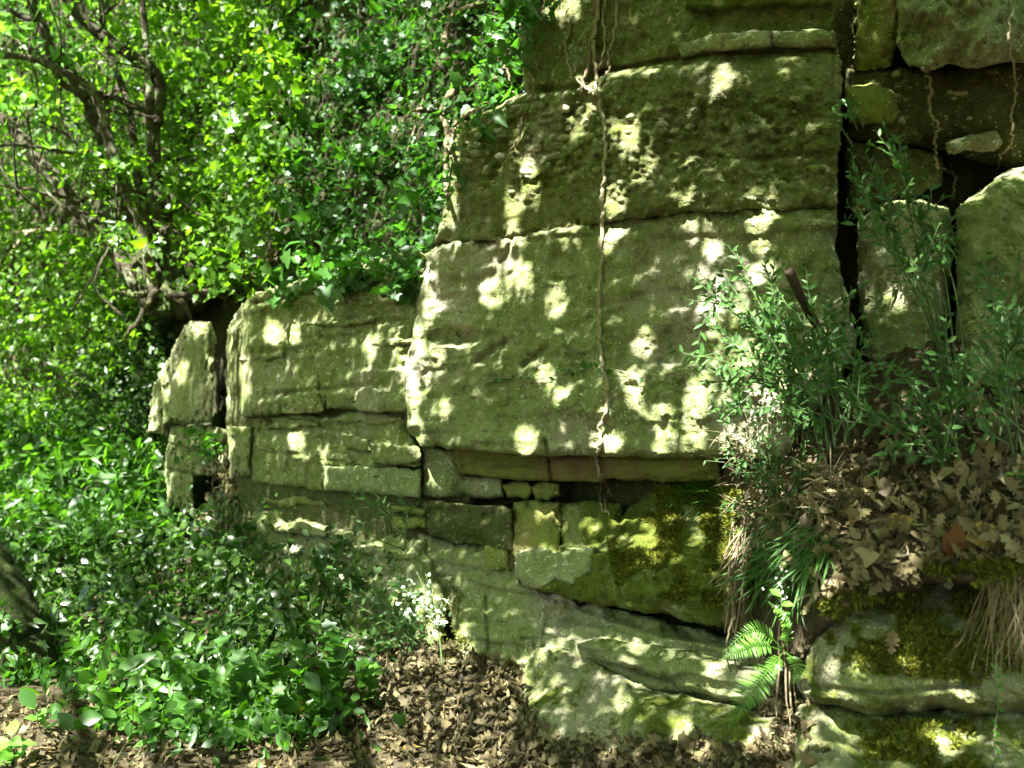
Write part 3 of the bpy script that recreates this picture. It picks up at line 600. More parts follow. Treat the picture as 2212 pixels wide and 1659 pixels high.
def twigs(root, starts, n, L, D, mat):
    for k in range(n):
        a = P(*starts[rng.integers(len(starts))], D + rng.normal(0, .1)); d = unit(np.array([rng.normal(-.3, .6), rng.normal(0, .4), rng.uniform(.1, .9)])); l = rng.uniform(.4, 1) * L
        g = Geo(); g.tube(spline([a, a + d * l * .5 + rng.normal(0, .05, 3), a + d * l + np.array([0, 0, -.08])], 5), np.linspace(.008, .002, 11), 5, .5); g.out('twig', mat, root)
twigs(TREE, [p for s_ in STEMS for p in s_[0][1:-1]], 46, .7, TD - .03, BARKDARK)
bd = lambda d: (lambda x, y: hillD(x, y) - d)
leaf_mass('ivy_clump', 'ivy leaves climbing over the lower part of the leaning stems', 'ivy', [(180, 330), (330, 300), (380, 420), (460, 560), (430, 640), (300, 640), (230, 520)], 420, lambda x, y: 7.55 + 0 * x, .4, IVY, .05, L_FOREST, clump=.7, stems=3, cs=.12)
leaf_mass('hazel_spray', 'loose hazel sprays hanging in front of the leaning stems, top left', 'leaves', [(-60, -100), (300, -100), (340, 100), (200, 180), (120, 330), (-60, 420)], 380, lambda x, y: 7.4 + 0 * x, .7, OVATE, .058, L_BRIGHT, clump=.8, stems=6, cs=.16)
# far wood and hedge, from back to front; each shrub is one thing
leaf_mass('beech_bush', 'pale green leafy bush filling the top left corner behind the leaning stems', 'bush', [(-420, -420), (330, -420), (330, 120), (250, 420), (40, 480), (-420, 520)], 14000, bd(.3), 2.2, OVATE, .062, L_FOREST, clump=.85, stems=14)
leaf_mass('ivy_curtain', 'ivy hung thickly on the steep bank right of the leaning stems', 'ivy', [(300, -300), (620, -300), (640, 200), (600, 480), (520, 600), (430, 590), (340, 480), (310, 200)], 8000, bd(.05), .9, IVY, .055, L_FOREST, clump=.8, stems=8, cs=.22)
leaf_mass('ivy_curtain', 'darker ivy draped over the earth beside the pebbly rock bed', 'ivy', [(600, -300), (1160, -300), (1145, 40), (1120, 150), (1020, 250), (985, 330), (975, 440), (930, 540), (760, 575), (640, 570), (600, 480), (630, 200)], 5800, lambda x, y: np.minimum(hillD(x, y), surfD(x, y)) - .02, .45, IVY, .052, L_IVY, clump=.55, sdir=1, stems=10, cs=.16)
leaf_mass('hedge_shrub', 'light green shrub with small shining leaves at the left edge', 'shrub', [(-420, 470), (60, 470), (260, 560), (300, 680), (250, 800), (120, 900), (-60, 930), (-420, 940)], 10500, bd(.4), 1.2, OVATE, .054, L_FOREST, clump=.85, stems=8)
leaf_mass('evergreen_shrub', 'dark glossy shrub on the bank beside the upright stone block', 'shrub', [(230, 640), (300, 690), (350, 720), (345, 830), (320, 920), (345, 1010), (280, 1010), (200, 930), (180, 800)], 3600, bd(.25), .5, IVY, .05, L_HOLLY, clump=.6, stems=5, cs=.16)
leaf_mass('drooping_shrub', 'soft green shrub with drooping sprays under the glossy one', 'shrub', [(-420, 900), (120, 860), (260, 920), (340, 1000), (360, 1130), (300, 1180), (60, 1160), (-420, 1180)], 9500, lambda x, y: np.minimum(bd(.45)(x, y), surfD(x, y)), .9, LANCE, .085, L_PALM, clump=.85, stems=8, up=.6)
leaf_mass('evergreen_shrub', 'low dark evergreen scrub with silvery glints at the foot of the cliff end', 'shrub', [(-420, 1100), (60, 1080), (230, 1130), (400, 1090), (560, 1240), (640, 1350), (560, 1440), (300, 1440), (120, 1370), (-420, 1370)], 10500, lambda x, y: np.minimum(surfD(x, y), 9.5), .8, OVATE, .05, L_HOLLY, clump=.85, stems=8, cs=.18)
leaf_mass('ivy_mat', 'ivy trailing down the lower left beds of the cliff', 'ivy', [(380, 1060), (480, 1020), (560, 1110), (700, 1160), (880, 1200), (920, 1300), (880, 1400), (640, 1420), (480, 1330), (420, 1180)], 1500, lambda x, y: np.minimum(surfD(x, y), 8), .35, OVATE, .04, L_HOLLY, clump=.75, stems=9, cs=.14)
leaf_mass('undergrowth', 'low green undergrowth between the mossy trunk and the evergreen scrub', 'undergrowth', [(90, 1340), (260, 1330), (420, 1380), (600, 1450), (760, 1520), (720, 1570), (560, 1600), (380, 1600), (230, 1560), (150, 1480), (90, 1470)], 2500, lambda x, y: np.minimum(surfD(x, y), 8) - .05, .3, OVATE, .06, L_PALM, clump=.5, stems=6)
leaf_mass('ivy_patch', 'ivy creeping over the mossy trunk beside the path', 'ivy', [(0, 1270), (40, 1320), (100, 1440), (110, 1500), (0, 1500)], 150, lambda x, y: 5.15 + 0 * x, .12, OVATE, .05, L_PALM, stems=0, cs=.06)
# ivy strands on the ledge above the strata
leaf_mass('ivy_strand', 'leafy ivy strand spilling over the top edge of the strata', 'ivy', [(540, 610), (620, 560), (760, 540), (890, 510), (915, 570), (870, 640), (820, 600), (740, 640), (690, 605), (620, 640)], 640, lambda x, y: np.minimum(surfD(x, y), 8) - .02, .15, IVY, .06, L_IVY, sdir=1, stems=0, cs=.1)
leaf_mass('ivy_strand', 'ivy fringe hanging over the upper left corner of the pebbly bed', 'ivy', [(1100, -80), (1215, -80), (1200, 30), (1150, 120), (1120, 200), (1020, 300), (985, 430), (950, 430), (1070, 120)], 300, lambda x, y: np.minimum(surfD(x, y), 5.3) - .03, .18, IVY, .052, L_IVY, sdir=1, stems=0, cs=.1)
leaf_mass('ivy_strand', 'sparse ivy and grass tuft on the stone footing under the upright block', 'ivy', [(375, 925), (470, 915), (490, 960), (440, 1000), (380, 990)], 110, lambda x, y: surfD(x, y) - .02, .12, OVATE, .045, L_PALM, stems=3, cs=.08)

# ------------------------------------------------------------------ roots and vines
def on_rock(pts, lift, n=7): 
    s = spline(np.array(pts, float), n); return P(s[:, 0], s[:, 1], surfD(s[:, 0], s[:, 1]) - lift)
def smooth_path(p, k=3):
    for _ in range(k): p[1:-1] = (p[:-2] + 2 * p[1:-1] + p[2:]) / 4
    return p
def vine(name, label, cat, paths, mat, group=None, lift=.022, D=None):
    root = None
    for i, (pts, r0, r1) in enumerate(paths):
        p = smooth_path(on_rock(pts, lift)) if D is None else pxpath(pts, D, 7, .012)
        p = p + .004 * rng.normal(0, 1, p.shape)
        g = Geo(); dd = p[:, 1].mean(); g.tube(p, np.linspace(r0, r1, len(p)) * dd / F, 7, .5, .25)
        if len(paths) == 1: return tag(g.out(name, mat), label, cat, group)
        if root is None: root = empty(name, p[-1], label, cat, group)
        g.out('strand', mat, root)
    return root
vine('hanging_vine', 'long thin vine hanging straight down across the big slab, frayed at its end', 'vine',
     [([(549, -60)], 1, 1)][:0] + [([(1291, -40), (1288, 50), (1279, 97), (1288, 157), (1290, 200), (1300, 254), (1307, 310), (1304, 370), (1305, 400), (1296, 438), (1302, 475), (1300, 560), (1293, 645), (1297, 690), (1295, 740), (1302, 790), (1314, 856), (1305, 897), (1295, 926), (1298, 960), (1286, 988)], 4.5, 4.2),
      ([(1233, 40), (1222, 100), (1232, 157), (1252, 181), (1288, 202)], 3, 3), ([(1333, -30), (1329, 67), (1316, 110), (1314, 151), (1295, 186)], 3, 3),
      ([(1318, -30), (1302, 40), (1306, 100), (1296, 150)], 2.4, 2.2),
      ([(1286, 988), (1297, 1023), (1315, 1056), (1308, 1085), (1312, 1110)], 3.6, 2), ([(1290, 1000), (1299, 1040), (1297, 1075), (1302, 1105)], 2.4, 1.6), ([(1297, 1023), (1310, 1050), (1322, 1075)], 2.2, 1.4)], VINE)
vine('woody_vine', 'darker woody stem ending in a broken tip on the pebbly bed', 'vine', [([(1291, -20), (1276, 100), (1262, 172), (1256, 200)], 6, 3.5)], ROOT)
vine('hanging_vine', 'zigzag bare vine dangling before the dark hollow', 'vine', [([(1992, 146), (2007, 164), (2011, 200), (2007, 241), (2027, 265), (2020, 300), (2020, 331), (2030, 361), (2059, 373), (2060, 401), (2057, 428)], 3.4, 3)], VINE, lift=.05)
vine('hanging_vine', 'bare vine nearest the right edge, running down to the bulging rock', 'vine', [([(2196, -30), (2184, 40), (2179, 97), (2189, 140), (2194, 200), (2184, 254), (2184, 308), (2161, 338), (2154, 375)], 3.2, 2.6)], VINE, lift=.05)
for lab, pts, r0, r1 in (('thick hooked root curving like a J beside the pebbly bed', [(1094, 40), (1085, 87), (1081, 134), (1078, 160), (1061, 184), (1034, 197), (1007, 196)], 8, 7), ('root sagging from the corner of the pebbly bed', [(1085, 208), (1074, 214), (1034, 227), (994, 258), (978, 282), (975, 330)], 5, 4),
                         ('short fat root bent like an elbow in the ivy', [(985, 175), (974, 200), (956, 240), (953, 264)], 9, 8), ('stout arching root near the top of the ivy bank', [(955, 110), (970, 47), (994, 23), (1034, 10), (1075, -10)], 7, 6),
                         ('root running straight down the edge of the pebbly bed', [(962, 262), (965, 310), (960, 360), (968, 430)], 6, 4), ('bare root hugging the left edge of the pebbly bed below the fringe', [(1120, 40), (1140, 90), (1136, 140), (1152, 172), (1150, 215), (1128, 260), (1120, 300), (1100, 330)], 3.4, 2), ('pair of thin roots crossing the corner of the pebbly bed', [(1180, -20), (1160, 60), (1150, 110), (1165, 160)], 2.6, 1.8), ('thin root wandering left through the ivy', [(960, 215), (925, 232), (890, 240), (872, 262), (850, 300)], 4, 3),
                         ('slim root looped under the hooked root', [(1078, 135), (1095, 150), (1102, 180), (1112, 206)], 3, 2), ('pale thin root rising from the ivy to the arching root', [(880, 330), (915, 210), (945, 130), (960, 60)], 2.4, 2), ('fine root dropping from the sagging root', [(985, 262), (968, 300), (976, 350), (968, 410)], 2.6, 2)):
    vine('tree_root', lab, 'root', [(pts, r0, r1)], ROOT, lift=.34 if pts[0][0] < 1090 else .06, D=None)
p = np.array([P(x, y, d) for x, y, d in ((1704, 582, 3.62), (1722, 625, 3.66), (1745, 670, 3.72), (1775, 720, 3.8))]); g = Geo(); g.tube(spline(p, 6), np.linspace(.018, .015, 19), 9, .5, .15)
tag(g.out('broken_stick', STICK), 'thick brown broken stick poking up from the broom bush', 'stick')
# hanging roots between the mossy slab and the bank, dry grass on the right
ROOTS = empty('root_tuft', P(1600, 1150, 3.7), 'pale tuft of fine hanging roots beside the mossy slab', 'roots')
g = Geo()
for k in range(70):
    x0 = rng.normal(1612, 16); y0 = rng.uniform(1120, 1200); L = rng.uniform(60, 230); d0 = 3.72 + rng.normal(0, .03)
    x1 = 1585 + rng.normal(0, 22); p = [P(x0, y0, d0), P((x0 + x1) / 2 + rng.normal(0, 8), y0 + L * .5, d0 - .04), P(x1 + rng.normal(0, 6), y0 + L, d0 - .02)]
    g.tube(spline(p, 4), rng.uniform(.0012, .003), 4, rng.random())
g.out_each('strand', ROOT, ROOTS)
for x in (1570, 1578, 1690, 1696, 1704, 1712):
    pts = [(x + 20, 1180), (x + 6, 1260), (x + 10 + rng.normal(0, 9), 1330), (x + rng.normal(0, 9), 1390), (x + 14 + rng.normal(0, 16), 1450 + (x > 1600) * rng.uniform(20, 180))]; g = Geo(); p = pxpath(pts, 3.66 if x < 1600 else 3.4, 6, .012); g.tube(p, np.linspace(.007, .003, len(p)), 6, .5, .3); g.out('strand', ROOT, ROOTS)
def grass(name, label, cat, poly, n, L, mat, droop, lean=(0, -.5, .3), group=None, lift=.0, w=1.0, D=None):
    s = sample(poly, n); d = surfD(s[:, 0], s[:, 1]) - lift if D is None else D + 0 * s[:, 0]; pos = P(s[:, 0], s[:, 1], d)
    g = Geo(); tpl = strip_leaf([.3, .7], [.03 * w, .022 * w], .3, droop)
    g.leaves(tpl, pos, np.array(lean) + rng.normal(0, .35, (n, 3)), np.array([0, -.5, .6]) + rng.normal(0, .3, (n, 3)), L * rng.uniform(.5, 1.2, n))
    return tag(g.out(name, mat), label, cat, group)
grass('dry_grass', 'dry straw coloured grass hanging down over the right side of the boulder', 'grass tuft', [(2130, 1240), (2260, 1210), (2300, 1290), (2180, 1330), (2130, 1300)], 300, .26, L_STRAW, .35, (-.1, -.12, -1.3), lift=.06, w=.16)
grass('grass_tuft', 'tangled dry grass and twigs under the broom bush', 'grass tuft', [(1560, 930), (1700, 930), (1840, 1010), (1830, 1110), (1700, 1150), (1600, 1120)], 260, .13, L_STRAW, .5, (-.3, -.5, .1), lift=.02, w=.5)
grass('grass_tuft', 'dark green grass hanging in the gap left of the leafy bank', 'grass tuft', [(1640, 1110), (1760, 1080), (1800, 1180), (1700, 1270), (1630, 1250)], 300, .16, L_BROOM, .5, (-.3, -.6, -.2), lift=.02, w=.7)
grass('grass_tuft', 'thin fresh grass rising at the top of the mossy slab', 'grass tuft', [(1440, 1040), (1540, 1040), (1570, 1080), (1500, 1090)], 130, .13, L_PALM, .5, (-.4, -.5, .5), lift=.0, w=.6)
grass('grass_tuft', 'bright grassy sprigs between the tree and the strata', 'grass tuft', [(400, 480), (520, 500), (560, 570), (500, 620), (420, 580)], 420, .2, L_STRAW, .4, (0, -.3, .6), lift=.06, w=.9)
def trailing(name, label, pts, lift, mat, lf, size, n, tpl=OVATE):
    p = smooth_path(on_rock(pts, lift)); g = Geo(); g.tube(p, .0025, 5, .5); r = empty(name, p[0], label, 'vine'); g.out('stem', VINE, r); g = Geo()
    t = rng.uniform(0, len(p) - 1.01, n); i = t.astype(int); q = p[i] + (p[i + 1] - p[i]) * (t - i)[:, None]
    g.leaves(tpl, q, rng.normal(0, 1, (n, 3)) + np.array([0, -.6, -.2]), np.array([0, -1, .5]) + rng.normal(0, .4, (n, 3)), size * rng.uniform(.7, 1.2, n)); g.out('foliage', mat, r)
trailing('trailing_vine', 'slender trailing vine with tiny round leaves hanging beside the boulder', [(2165, 1340), (2150, 1440), (2160, 1500), (2148, 1580), (2152, 1660), (2140, 1720)], .05, L_BRIGHT, 0, .018, 46)
trailing('trailing_vine', 'leafy tendril lying across the big slab from the left', [(1040, 830), (1090, 815), (1150, 822), (1240, 800), (1310, 795), (1390, 815)], .03, L_PALM, 0, .035, 22)

# ------------------------------------------------------------------ butcher's broom and other plants on the right
def broom(label, base, tips, n_leaf, leaf, group='dark green broom shrubs on the bank', mat=L_BROOM, side=3, bow=.12, start=.3):
    b0 = P(*base); root = empty('broom_shrub', b0, label, 'shrub', group); gs = Geo(); gl = Geo()
    for tp in tips:
        t3 = P(*tp); b = b0 + rng.normal(0, .035, 3); mid = (b + t3) / 2 + np.array([0, -.02, bow * np.linalg.norm(t3 - b) * .6]) + rng.normal(0, .02, 3)
        p = spline([b, mid, t3], 12); gs.tube(p, np.linspace(.0045, .0015, len(p)), 5, rng.random())
        L = np.linalg.norm(np.diff(p, axis=0), axis=1).sum(); T = unit(np.gradient(p, axis=0))
        segs = [(p, start, L, T)]
        for k in range(side):
            i = rng.integers(int(len(p) * .35), len(p) - 3); d = unit(T[i] * .8 + rng.normal(0, .55, 3) + np.array([0, -.15, .1])); l = rng.uniform(.10, .22)
            e = p[i] + d * l; q = spline([p[i], p[i] + d * l * .5 + rng.normal(0, .01, 3), e], 5); gs.tube(q, np.linspace(.002, .001, len(q)), 4, .5); segs.append((q, .1, l, unit(np.gradient(q, axis=0))))
        for q, s0, l, TT in segs:
            n = max(5, int(l * (1 - s0) / .022 * n_leaf)); t = np.linspace(s0, 1, n) * (len(q) - 1.01); i = t.astype(int); pp = q[i] + (q[i + 1] - q[i]) * (t - i)[:, None]; tt = TT[i]
            plane = unit(np.cross(tt, np.array([.25, -1, .35]) + rng.normal(0, .35, 3))); sg = np.where(np.arange(n) % 2, 1, -1)[:, None]
            ax = tt * .75 + plane * sg * .9 + rng.normal(0, .28, (n, 3)); nn = np.array([-.1, -.75, .65]) + rng.normal(0, .45, (n, 3))
            gl.leaves(LANCE, pp, ax, nn, leaf * rng.uniform(.65, 1.2, n) * np.interp(np.linspace(0, 1, n), [0, .6, 1], [1, 1, .6]))
    gl.out('foliage', mat, root); gs.out_each('stem', STEMG, root); return root
broom('broom bush in sunlight leaning against the right end of the big slab', (1760, 930, 3.62), [(1500, 610, 3.6), (1545, 570, 3.62), (1590, 545, 3.7), (1520, 680, 3.5), (1560, 640, 3.55), (1610, 600, 3.6), (1640, 640, 3.6), (1500, 760, 3.5), (1560, 720, 3.5), (1600, 690, 3.55), (1530, 830, 3.55), (1590, 790, 3.55), (1640, 740, 3.6), (1575, 880, 3.6), (1650, 560, 3.7)], 1., .045)
broom('dense shaded broom bush around the broken brown stick', (1800, 950, 3.55), [(1660, 590, 3.7), (1700, 620, 3.75), (1740, 600, 3.8), (1790, 620, 3.8), (1680, 700, 3.6), (1730, 700, 3.6), (1780, 690, 3.65), (1830, 650, 3.8), (1660, 800, 3.5), (1720, 780, 3.5), (1770, 770, 3.5), (1850, 720, 3.7), (1690, 870, 3.5), (1900, 780, 3.6), (1620, 880, 3.55)], 1., .047)
broom('tall broom spray rising before the dark chimney crack', (2060, 790, 3.62), [(1905, 262, 3.55), (1870, 330, 3.5), (1940, 300, 3.6), (1835, 372, 3.5), (1890, 400, 3.5), (1960, 370, 3.6), (1830, 440, 3.5), (1990, 420, 3.6), (1900, 490, 3.55), (1940, 520, 3.55), (2010, 480, 3.6)], 1., .052, bow=.06, side=3, start=.55)
broom('broad low broom fans spreading over the litter at the right', (2060, 1000, 3.3), [(1880, 830, 3.4), (1940, 790, 3.4), (1990, 760, 3.4), (2040, 740, 3.4), (1860, 900, 3.35), (1930, 870, 3.3), (2000, 850, 3.25), (1900, 960, 3.3), (2110, 740, 3.4), (2080, 820, 3.3), (1980, 920, 3.2), (1820, 860, 3.4)], 1., .05)
broom('broom at the right edge of the picture in deep shade', (2200, 960, 3.2), [(2120, 560, 3.4), (2160, 620, 3.3), (2200, 560, 3.4), (2180, 700, 3.2), (2120, 740, 3.2), (2150, 800, 3.15), (2100, 860, 3.2), (2230, 760, 3.2), (2240, 640, 3.3), (2140, 890, 3.1)], 1., .05)
broom('wiry broom sprigs on the earth between the slab end and the bank', (1700, 1130, 3.6), [(1560, 960, 3.65), (1600, 920, 3.65), (1640, 960, 3.6), (1580, 1020, 3.6), (1680, 980, 3.55), (1740, 960, 3.55), (1780, 1000, 3.5), (1640, 1040, 3.55), (1730, 1040, 3.5), (1560, 1090, 3.6)], .8, .034)
broom('small broom sprig sprouting from the chimney edge above the tall spray', (1872, 275, 3.8), [(1790, 205, 3.75), (1800, 235, 3.7), (1850, 215, 3.7), (1830, 250, 3.7)], .7, .05, side=0)
broom('dark rigid broom stems at the foot of the left beds', (965, 1480, 4.85), [(760, 1300, 4.9), (800, 1240, 5.0), (840, 1215, 5.0), (790, 1370, 4.8), (850, 1330, 4.85), (720, 1360, 4.9), (880, 1380, 4.8), (700, 1240, 5.1)], .8, .045, group=None, side=2)
broom('sparse broom twigs on the shelf below the strata', (860, 1170, 5.0), [(760, 1070, 4.95), (800, 1060, 4.9), (830, 1090, 4.9), (780, 1120, 4.9), (840, 1050, 4.95), (870, 1110, 4.9)], .6, .045, group=None, side=1)

def fern(label, base, fronds, mat=L_FERN):
    root = empty('fern', P(*base), label, 'fern')
    for pts in fronds:
        p = spline([P(*q) for q in pts], 10); g = Geo(); n = len(p); g.tube(p, np.linspace(.002, .0008, n), 4, .5)
        T = unit(np.gradient(p, axis=0)); L = np.linalg.norm(np.diff(p, axis=0), axis=1).sum(); side = unit(np.cross(T, np.array([0, -.75, .65])))
        m = int(L / .013); t = np.linspace(.18, .99, m) * (n - 1.01); i = t.astype(int); q = p[i] + (p[i + 1] - p[i]) * (t - i)[:, None]
        sz = L * .15 * np.interp(np.linspace(0, 1, m), [0, .25, 1], [.7, 1, .12])
        for s in (-1, 1):
            g.leaves(strip_leaf([.3, .7], [.06, .045], .1, .1), q, side[i] * s + T[i] * .45 + rng.normal(0, .06, (m, 3)), np.array([0, -.75, .65]) + rng.normal(0, .2, (m, 3)), sz)
        g.out('frond', mat, root)
    return root
fern('bright green fern growing from the cleft left of the boulder', (1692, 1408, 3.25), [[(1690, 1405, 3.25), (1640, 1392, 3.15), (1600, 1405, 3.1), (1556, 1425, 3.08)], [(1690, 1402, 3.25), (1650, 1365, 3.2), (1610, 1368, 3.18), (1562, 1410, 3.15)], [(1692, 1400, 3.25), (1700, 1370, 3.2), (1690, 1330, 3.15), (1660, 1300, 3.15)],
     [(1695, 1408, 3.22), (1720, 1430, 3.1), (1722, 1460, 3.05), (1705, 1478, 3.05)], [(1690, 1412, 3.25), (1640, 1470, 3.1), (1600, 1520, 3.05), (1572, 1580, 3.05)], [(1690, 1410, 3.25), (1670, 1440, 3.1), (1672, 1465, 3.05)]])
def seedling(name, label, base, top, n, size, mat, tpl=OVATE, cat='seedling', group=None, spread=.5, start=.5, sunfleck=0, r=.002):
    b, t = P(*base), P(*top); root = empty(name, b, label, cat, group); p = spline([b, (b + t) / 2 + rng.normal(0, .012, 3), t], 6); g = Geo(); g.tube(p, np.linspace(r, r * .6, len(p)), 5, .5); g.out('stem', STEMG, root)
    k = np.linspace(start, 1, n); q = np.stack([np.interp(k, np.linspace(0, 1, len(p)), p[:, c]) for c in range(3)], -1); g = Geo()
    th = np.arange(n) * 2.4 + rng.random() * 6; ax = np.stack([np.cos(th), np.sin(th) * .8 - .3, .25 + rng.normal(0, .2, n)], -1)
    g.leaves(tpl, q, ax, np.array([0, -.45, .85]) + rng.normal(0, .25, (n, 3)), size * rng.uniform(.75, 1.15, n), None, .1); g.out('leaf', mat, root)
    if sunfleck:
        g = Geo(); m = sunfleck; q = t + rng.normal(0, .02, (m, 3)) * np.array([.7, .7, 2.2]); g.leaves(OVATE, q, rng.normal(0, 1, (m, 3)), rng.normal(0, 1, (m, 3)), .011); g.out('sunfleck', L_SUNWHITE, root)  # white leaflets carry the sun on the tip in their colour
    return root
seedling('seedling', 'pale three leaved seedling standing in the litter on the right bank', (1838, 1118, 3.42), (1826, 1062, 3.38), 4, .05, L_BRIGHT, start=.75)
seedling('seedling', 'seedling above the fern, its sunlit tip coloured white', (1705, 1395, 3.25), (1688, 1290, 3.2), 5, .045, L_BRIGHT, sunfleck=22)
seedling('seedling', 'ivy sprig with dark leaves on the earth above the boulder', (1672, 1330, 3.3), (1700, 1225, 3.3), 8, .034, L_PALM, start=.2)
seedling('seedling', 'two leaved green sprig by the upper corner of the bank', (2205, 1090, 3.15), (2190, 1020, 3.12), 5, .05, L_PALM, start=.6)
sp = empty('sunlit_sprig', P(955, 1462, 4.7), 'white sunlit sprig on a tall thin stem against the hollowed rock face', 'plant')
g = Geo(); g2 = Geo(); pz = pxpath([(957, 1465), (952, 1400), (944, 1350), (925, 1290), (900, 1235)], 4.65, 8); g.tube(pz, np.linspace(.006, .002, len(pz)), 6, .5)
for tx, ty in ((885, 1250), (920, 1240), (870, 1270), (905, 1300), (965, 1300), (960, 1340), (930, 1270), (860, 1310), (880, 1325)):
    q = pxpath([(944, 1350, 4.65), ((944 + tx) / 2, (1350 + ty) / 2, 4.6), (tx, ty, 4.58)], 4.6, 6); g.tube(q, .002, 4, .5); n = 12; i = rng.integers(4, len(q), n); g2.leaves(OVATE, q[i] + rng.normal(0, .008, (n, 3)), rng.normal(0, 1, (n, 3)), np.array([0, -.6, .7]) + rng.normal(0, .4, (n, 3)), .026 * rng.uniform(.7, 1.2, n))
g.out_each('stem', STEMG, sp); g2.out('foliage', leafmat('sun paled leaf', (.2, .3, .16), (.35, .45, .3), (.3, .5, .2), .35, .3, .8), sp)  # leaf colour paled to carry the sun on this sprig
# bramble plants in front of the left beds
GB = 'bramble plants on the path edge'
k = 0
for bx, by, tx, ty, n, sz, lab in ((445, 1560, 430, 1440, 8, .10, 'bramble beside the yellow green sprigs, left end of the patch'), (520, 1560, 510, 1430, 9, .11, 'bramble second from the left end of the patch'), (590, 1560, 585, 1410, 9, .11, 'bramble with broad dull leaves, middle of the patch'),
                                   (660, 1560, 655, 1395, 10, .12, 'tallest bramble, leaning left in the middle of the patch'), (720, 1545, 735, 1380, 10, .11, 'bramble next right of the tallest one'), (780, 1540, 790, 1440, 8, .10, 'bramble at the right end, over the leaf litter'), (700, 1580, 705, 1490, 7, .10, 'low bramble at the front of the patch'),
                                   (610, 1590, 600, 1500, 7, .09, 'low bramble left of the front one'), (540, 1545, 470, 1390, 8, .09, 'bramble arching up left behind the patch'), (760, 1530, 690, 1350, 8, .09, 'bramble arching high at the back of the patch')):
    d = float(surfD(bx, by)); dt = d - .12
    seedling('bramble', lab, (bx, by, d), (tx, ty, dt), n + 6, sz * .72, L_PALM, PALM, 'bramble', GB, start=.35, r=.003)
for bx, by, tx, ty, n, sz, lab in ((400, 1600, 405, 1515, 9, .075, 'sunlit pale sprig in the middle of the path edge'), (330, 1625, 300, 1540, 8, .07, 'sunlit pale sprig left of the middle one'), (40, 1665, 25, 1590, 9, .08, 'brightest sprig in the bottom left corner'), (450, 1590, 440, 1530, 8, .06, 'small pale sprig touching the brambles'), (90, 1580, 75, 1520, 6, .06, 'small sprig at the foot of the mossy trunk'), (310, 1500, 240, 1420, 8, .07, 'lit sprig before the evergreen scrub')):
    d = float(surfD(bx, min(by, 1655))); seedling('sprig', lab, (bx, by, d), (tx, ty, d - .05), n, sz, L_BRIGHT, OVATE, 'plant', 'pale sprigs along the path', start=.3, r=.0025)
for bx, by, tx, ty in ((240, 1660, 290, 1500), (270, 1660, 310, 1570)):
    d = float(surfD(bx, 1655)); g = Geo(); g.tube(pxpath([(bx, by), ((bx + tx) / 2 + 18, (by + ty) / 2), (tx, ty), (tx + 30, ty - 20)], d - .05, 6), .002, 5, .5); tag(g.out('bare_stalk', STEMG), 'thin bare stalk standing on the path edge, ' + ('the taller one' if bx == 240 else 'the shorter one'), 'stalk')
g = Geo(); g.tube(pxpath([(20, 505), (70, 500), (126, 497)], 9.3, 5), .022, 7); g.tube(pxpath([(20, 552), (40, 525), (60, 503)], 9.3, 5), .02, 7); tag(g.out('fallen_branch', VINE), 'pale broken branch lying on the hedge at the left edge', 'branch')

# ------------------------------------------------------------------ moss, leaf litter
def scatter_on(polys, n, tpls, size, mat, name, label=None, spread=.5, lift=.005, axis=None, noise_t=None, cup=0, kind='stuff', cat=None, up=.0):
    g = Geo()
    for poly, w in polys:
        s = sample(poly, int(n * w))
        if noise_t is not None: s = s[fbm(np.stack([s[:, 0] / 60, s[:, 1] / 45, s[:, 0] * 0], -1), 4) > noise_t]
        d = surfD(s[:, 0], s[:, 1]); ok = d < 20; s, d = s[ok], d[ok]; m = len(s); nn = surfN(s[:, 0], s[:, 1]) + np.array([0, 0, up]); pos = P(s[:, 0], s[:, 1], d) + unit(nn) * (lift * rng.random((m, 1)) * 2)
        ax = rng.normal(0, 1, (m, 3)) if axis is None else nn * axis + rng.normal(0, .5, (m, 3))
        tl = tpls if isinstance(tpls, list) else [tpls]; w_k = rng.integers(0, len(tl), m); N_ = nn + rng.normal(0, spread, (m, 3)) if axis is None else rng.normal(0, 1, (m, 3)); sz = size * rng.uniform(.5, 1.25, m); av = rng.random(m)
        for k_, tp in enumerate(tl):
            q_ = w_k == k_; g.leaves(tp, pos[q_], ax[q_], N_[q_], sz[q_], av[q_], cup)
    return tag(g.out(name, mat), label, cat, None, kind)
BOUL = [(1760, 1310), (1850, 1250), (2000, 1225), (2250, 1200), (2260, 1440), (2100, 1470), (1900, 1460), (1800, 1420)]
scatter_on([([(1310, 1160), (1420, 1045), (1560, 1042), (1640, 1080), (1640, 1300), (1500, 1310), (1330, 1260)], .5), (BOUL, .4), ([(1850, 1560), (2100, 1560), (2120, 1680), (1880, 1680)], .1)], 52000, strip_leaf([.45], [.2]), .019, L_MOSS, 'moss', 'yellow green moss cushion on slab and boulder', axis=1.0, noise_t=-.08, lift=.002, cat='moss')
scatter_on([([(1370, 250), (1600, 190), (1660, 260), (1600, 330), (1450, 330)], .5), ([(960, 1200), (1040, 1260), (1010, 1460), (950, 1440)], .5)], 6000, strip_leaf([.45], [.22]), .012, L_MOSS, 'moss_film', 'thin moss on pebbly bed and hollowed face', axis=1.0, noise_t=.08, lift=.001, cat='moss')
LIT = [(740, 1480), (860, 1400), (1010, 1400), (1130, 1520), (1200, 1600), (1700, 1610), (1700, 1720), (300, 1720), (420, 1600), (640, 1560)]
FOOT = [(1030, 1430), (1110, 1425), (1150, 1540), (1050, 1540)]
BANK = [(1600, 1120), (1700, 1040), (1850, 950), (1990, 860), (2100, 820), (2280, 820), (2280, 1230), (2100, 1215), (1960, 1230), (1840, 1290), (1760, 1310), (1680, 1230)]
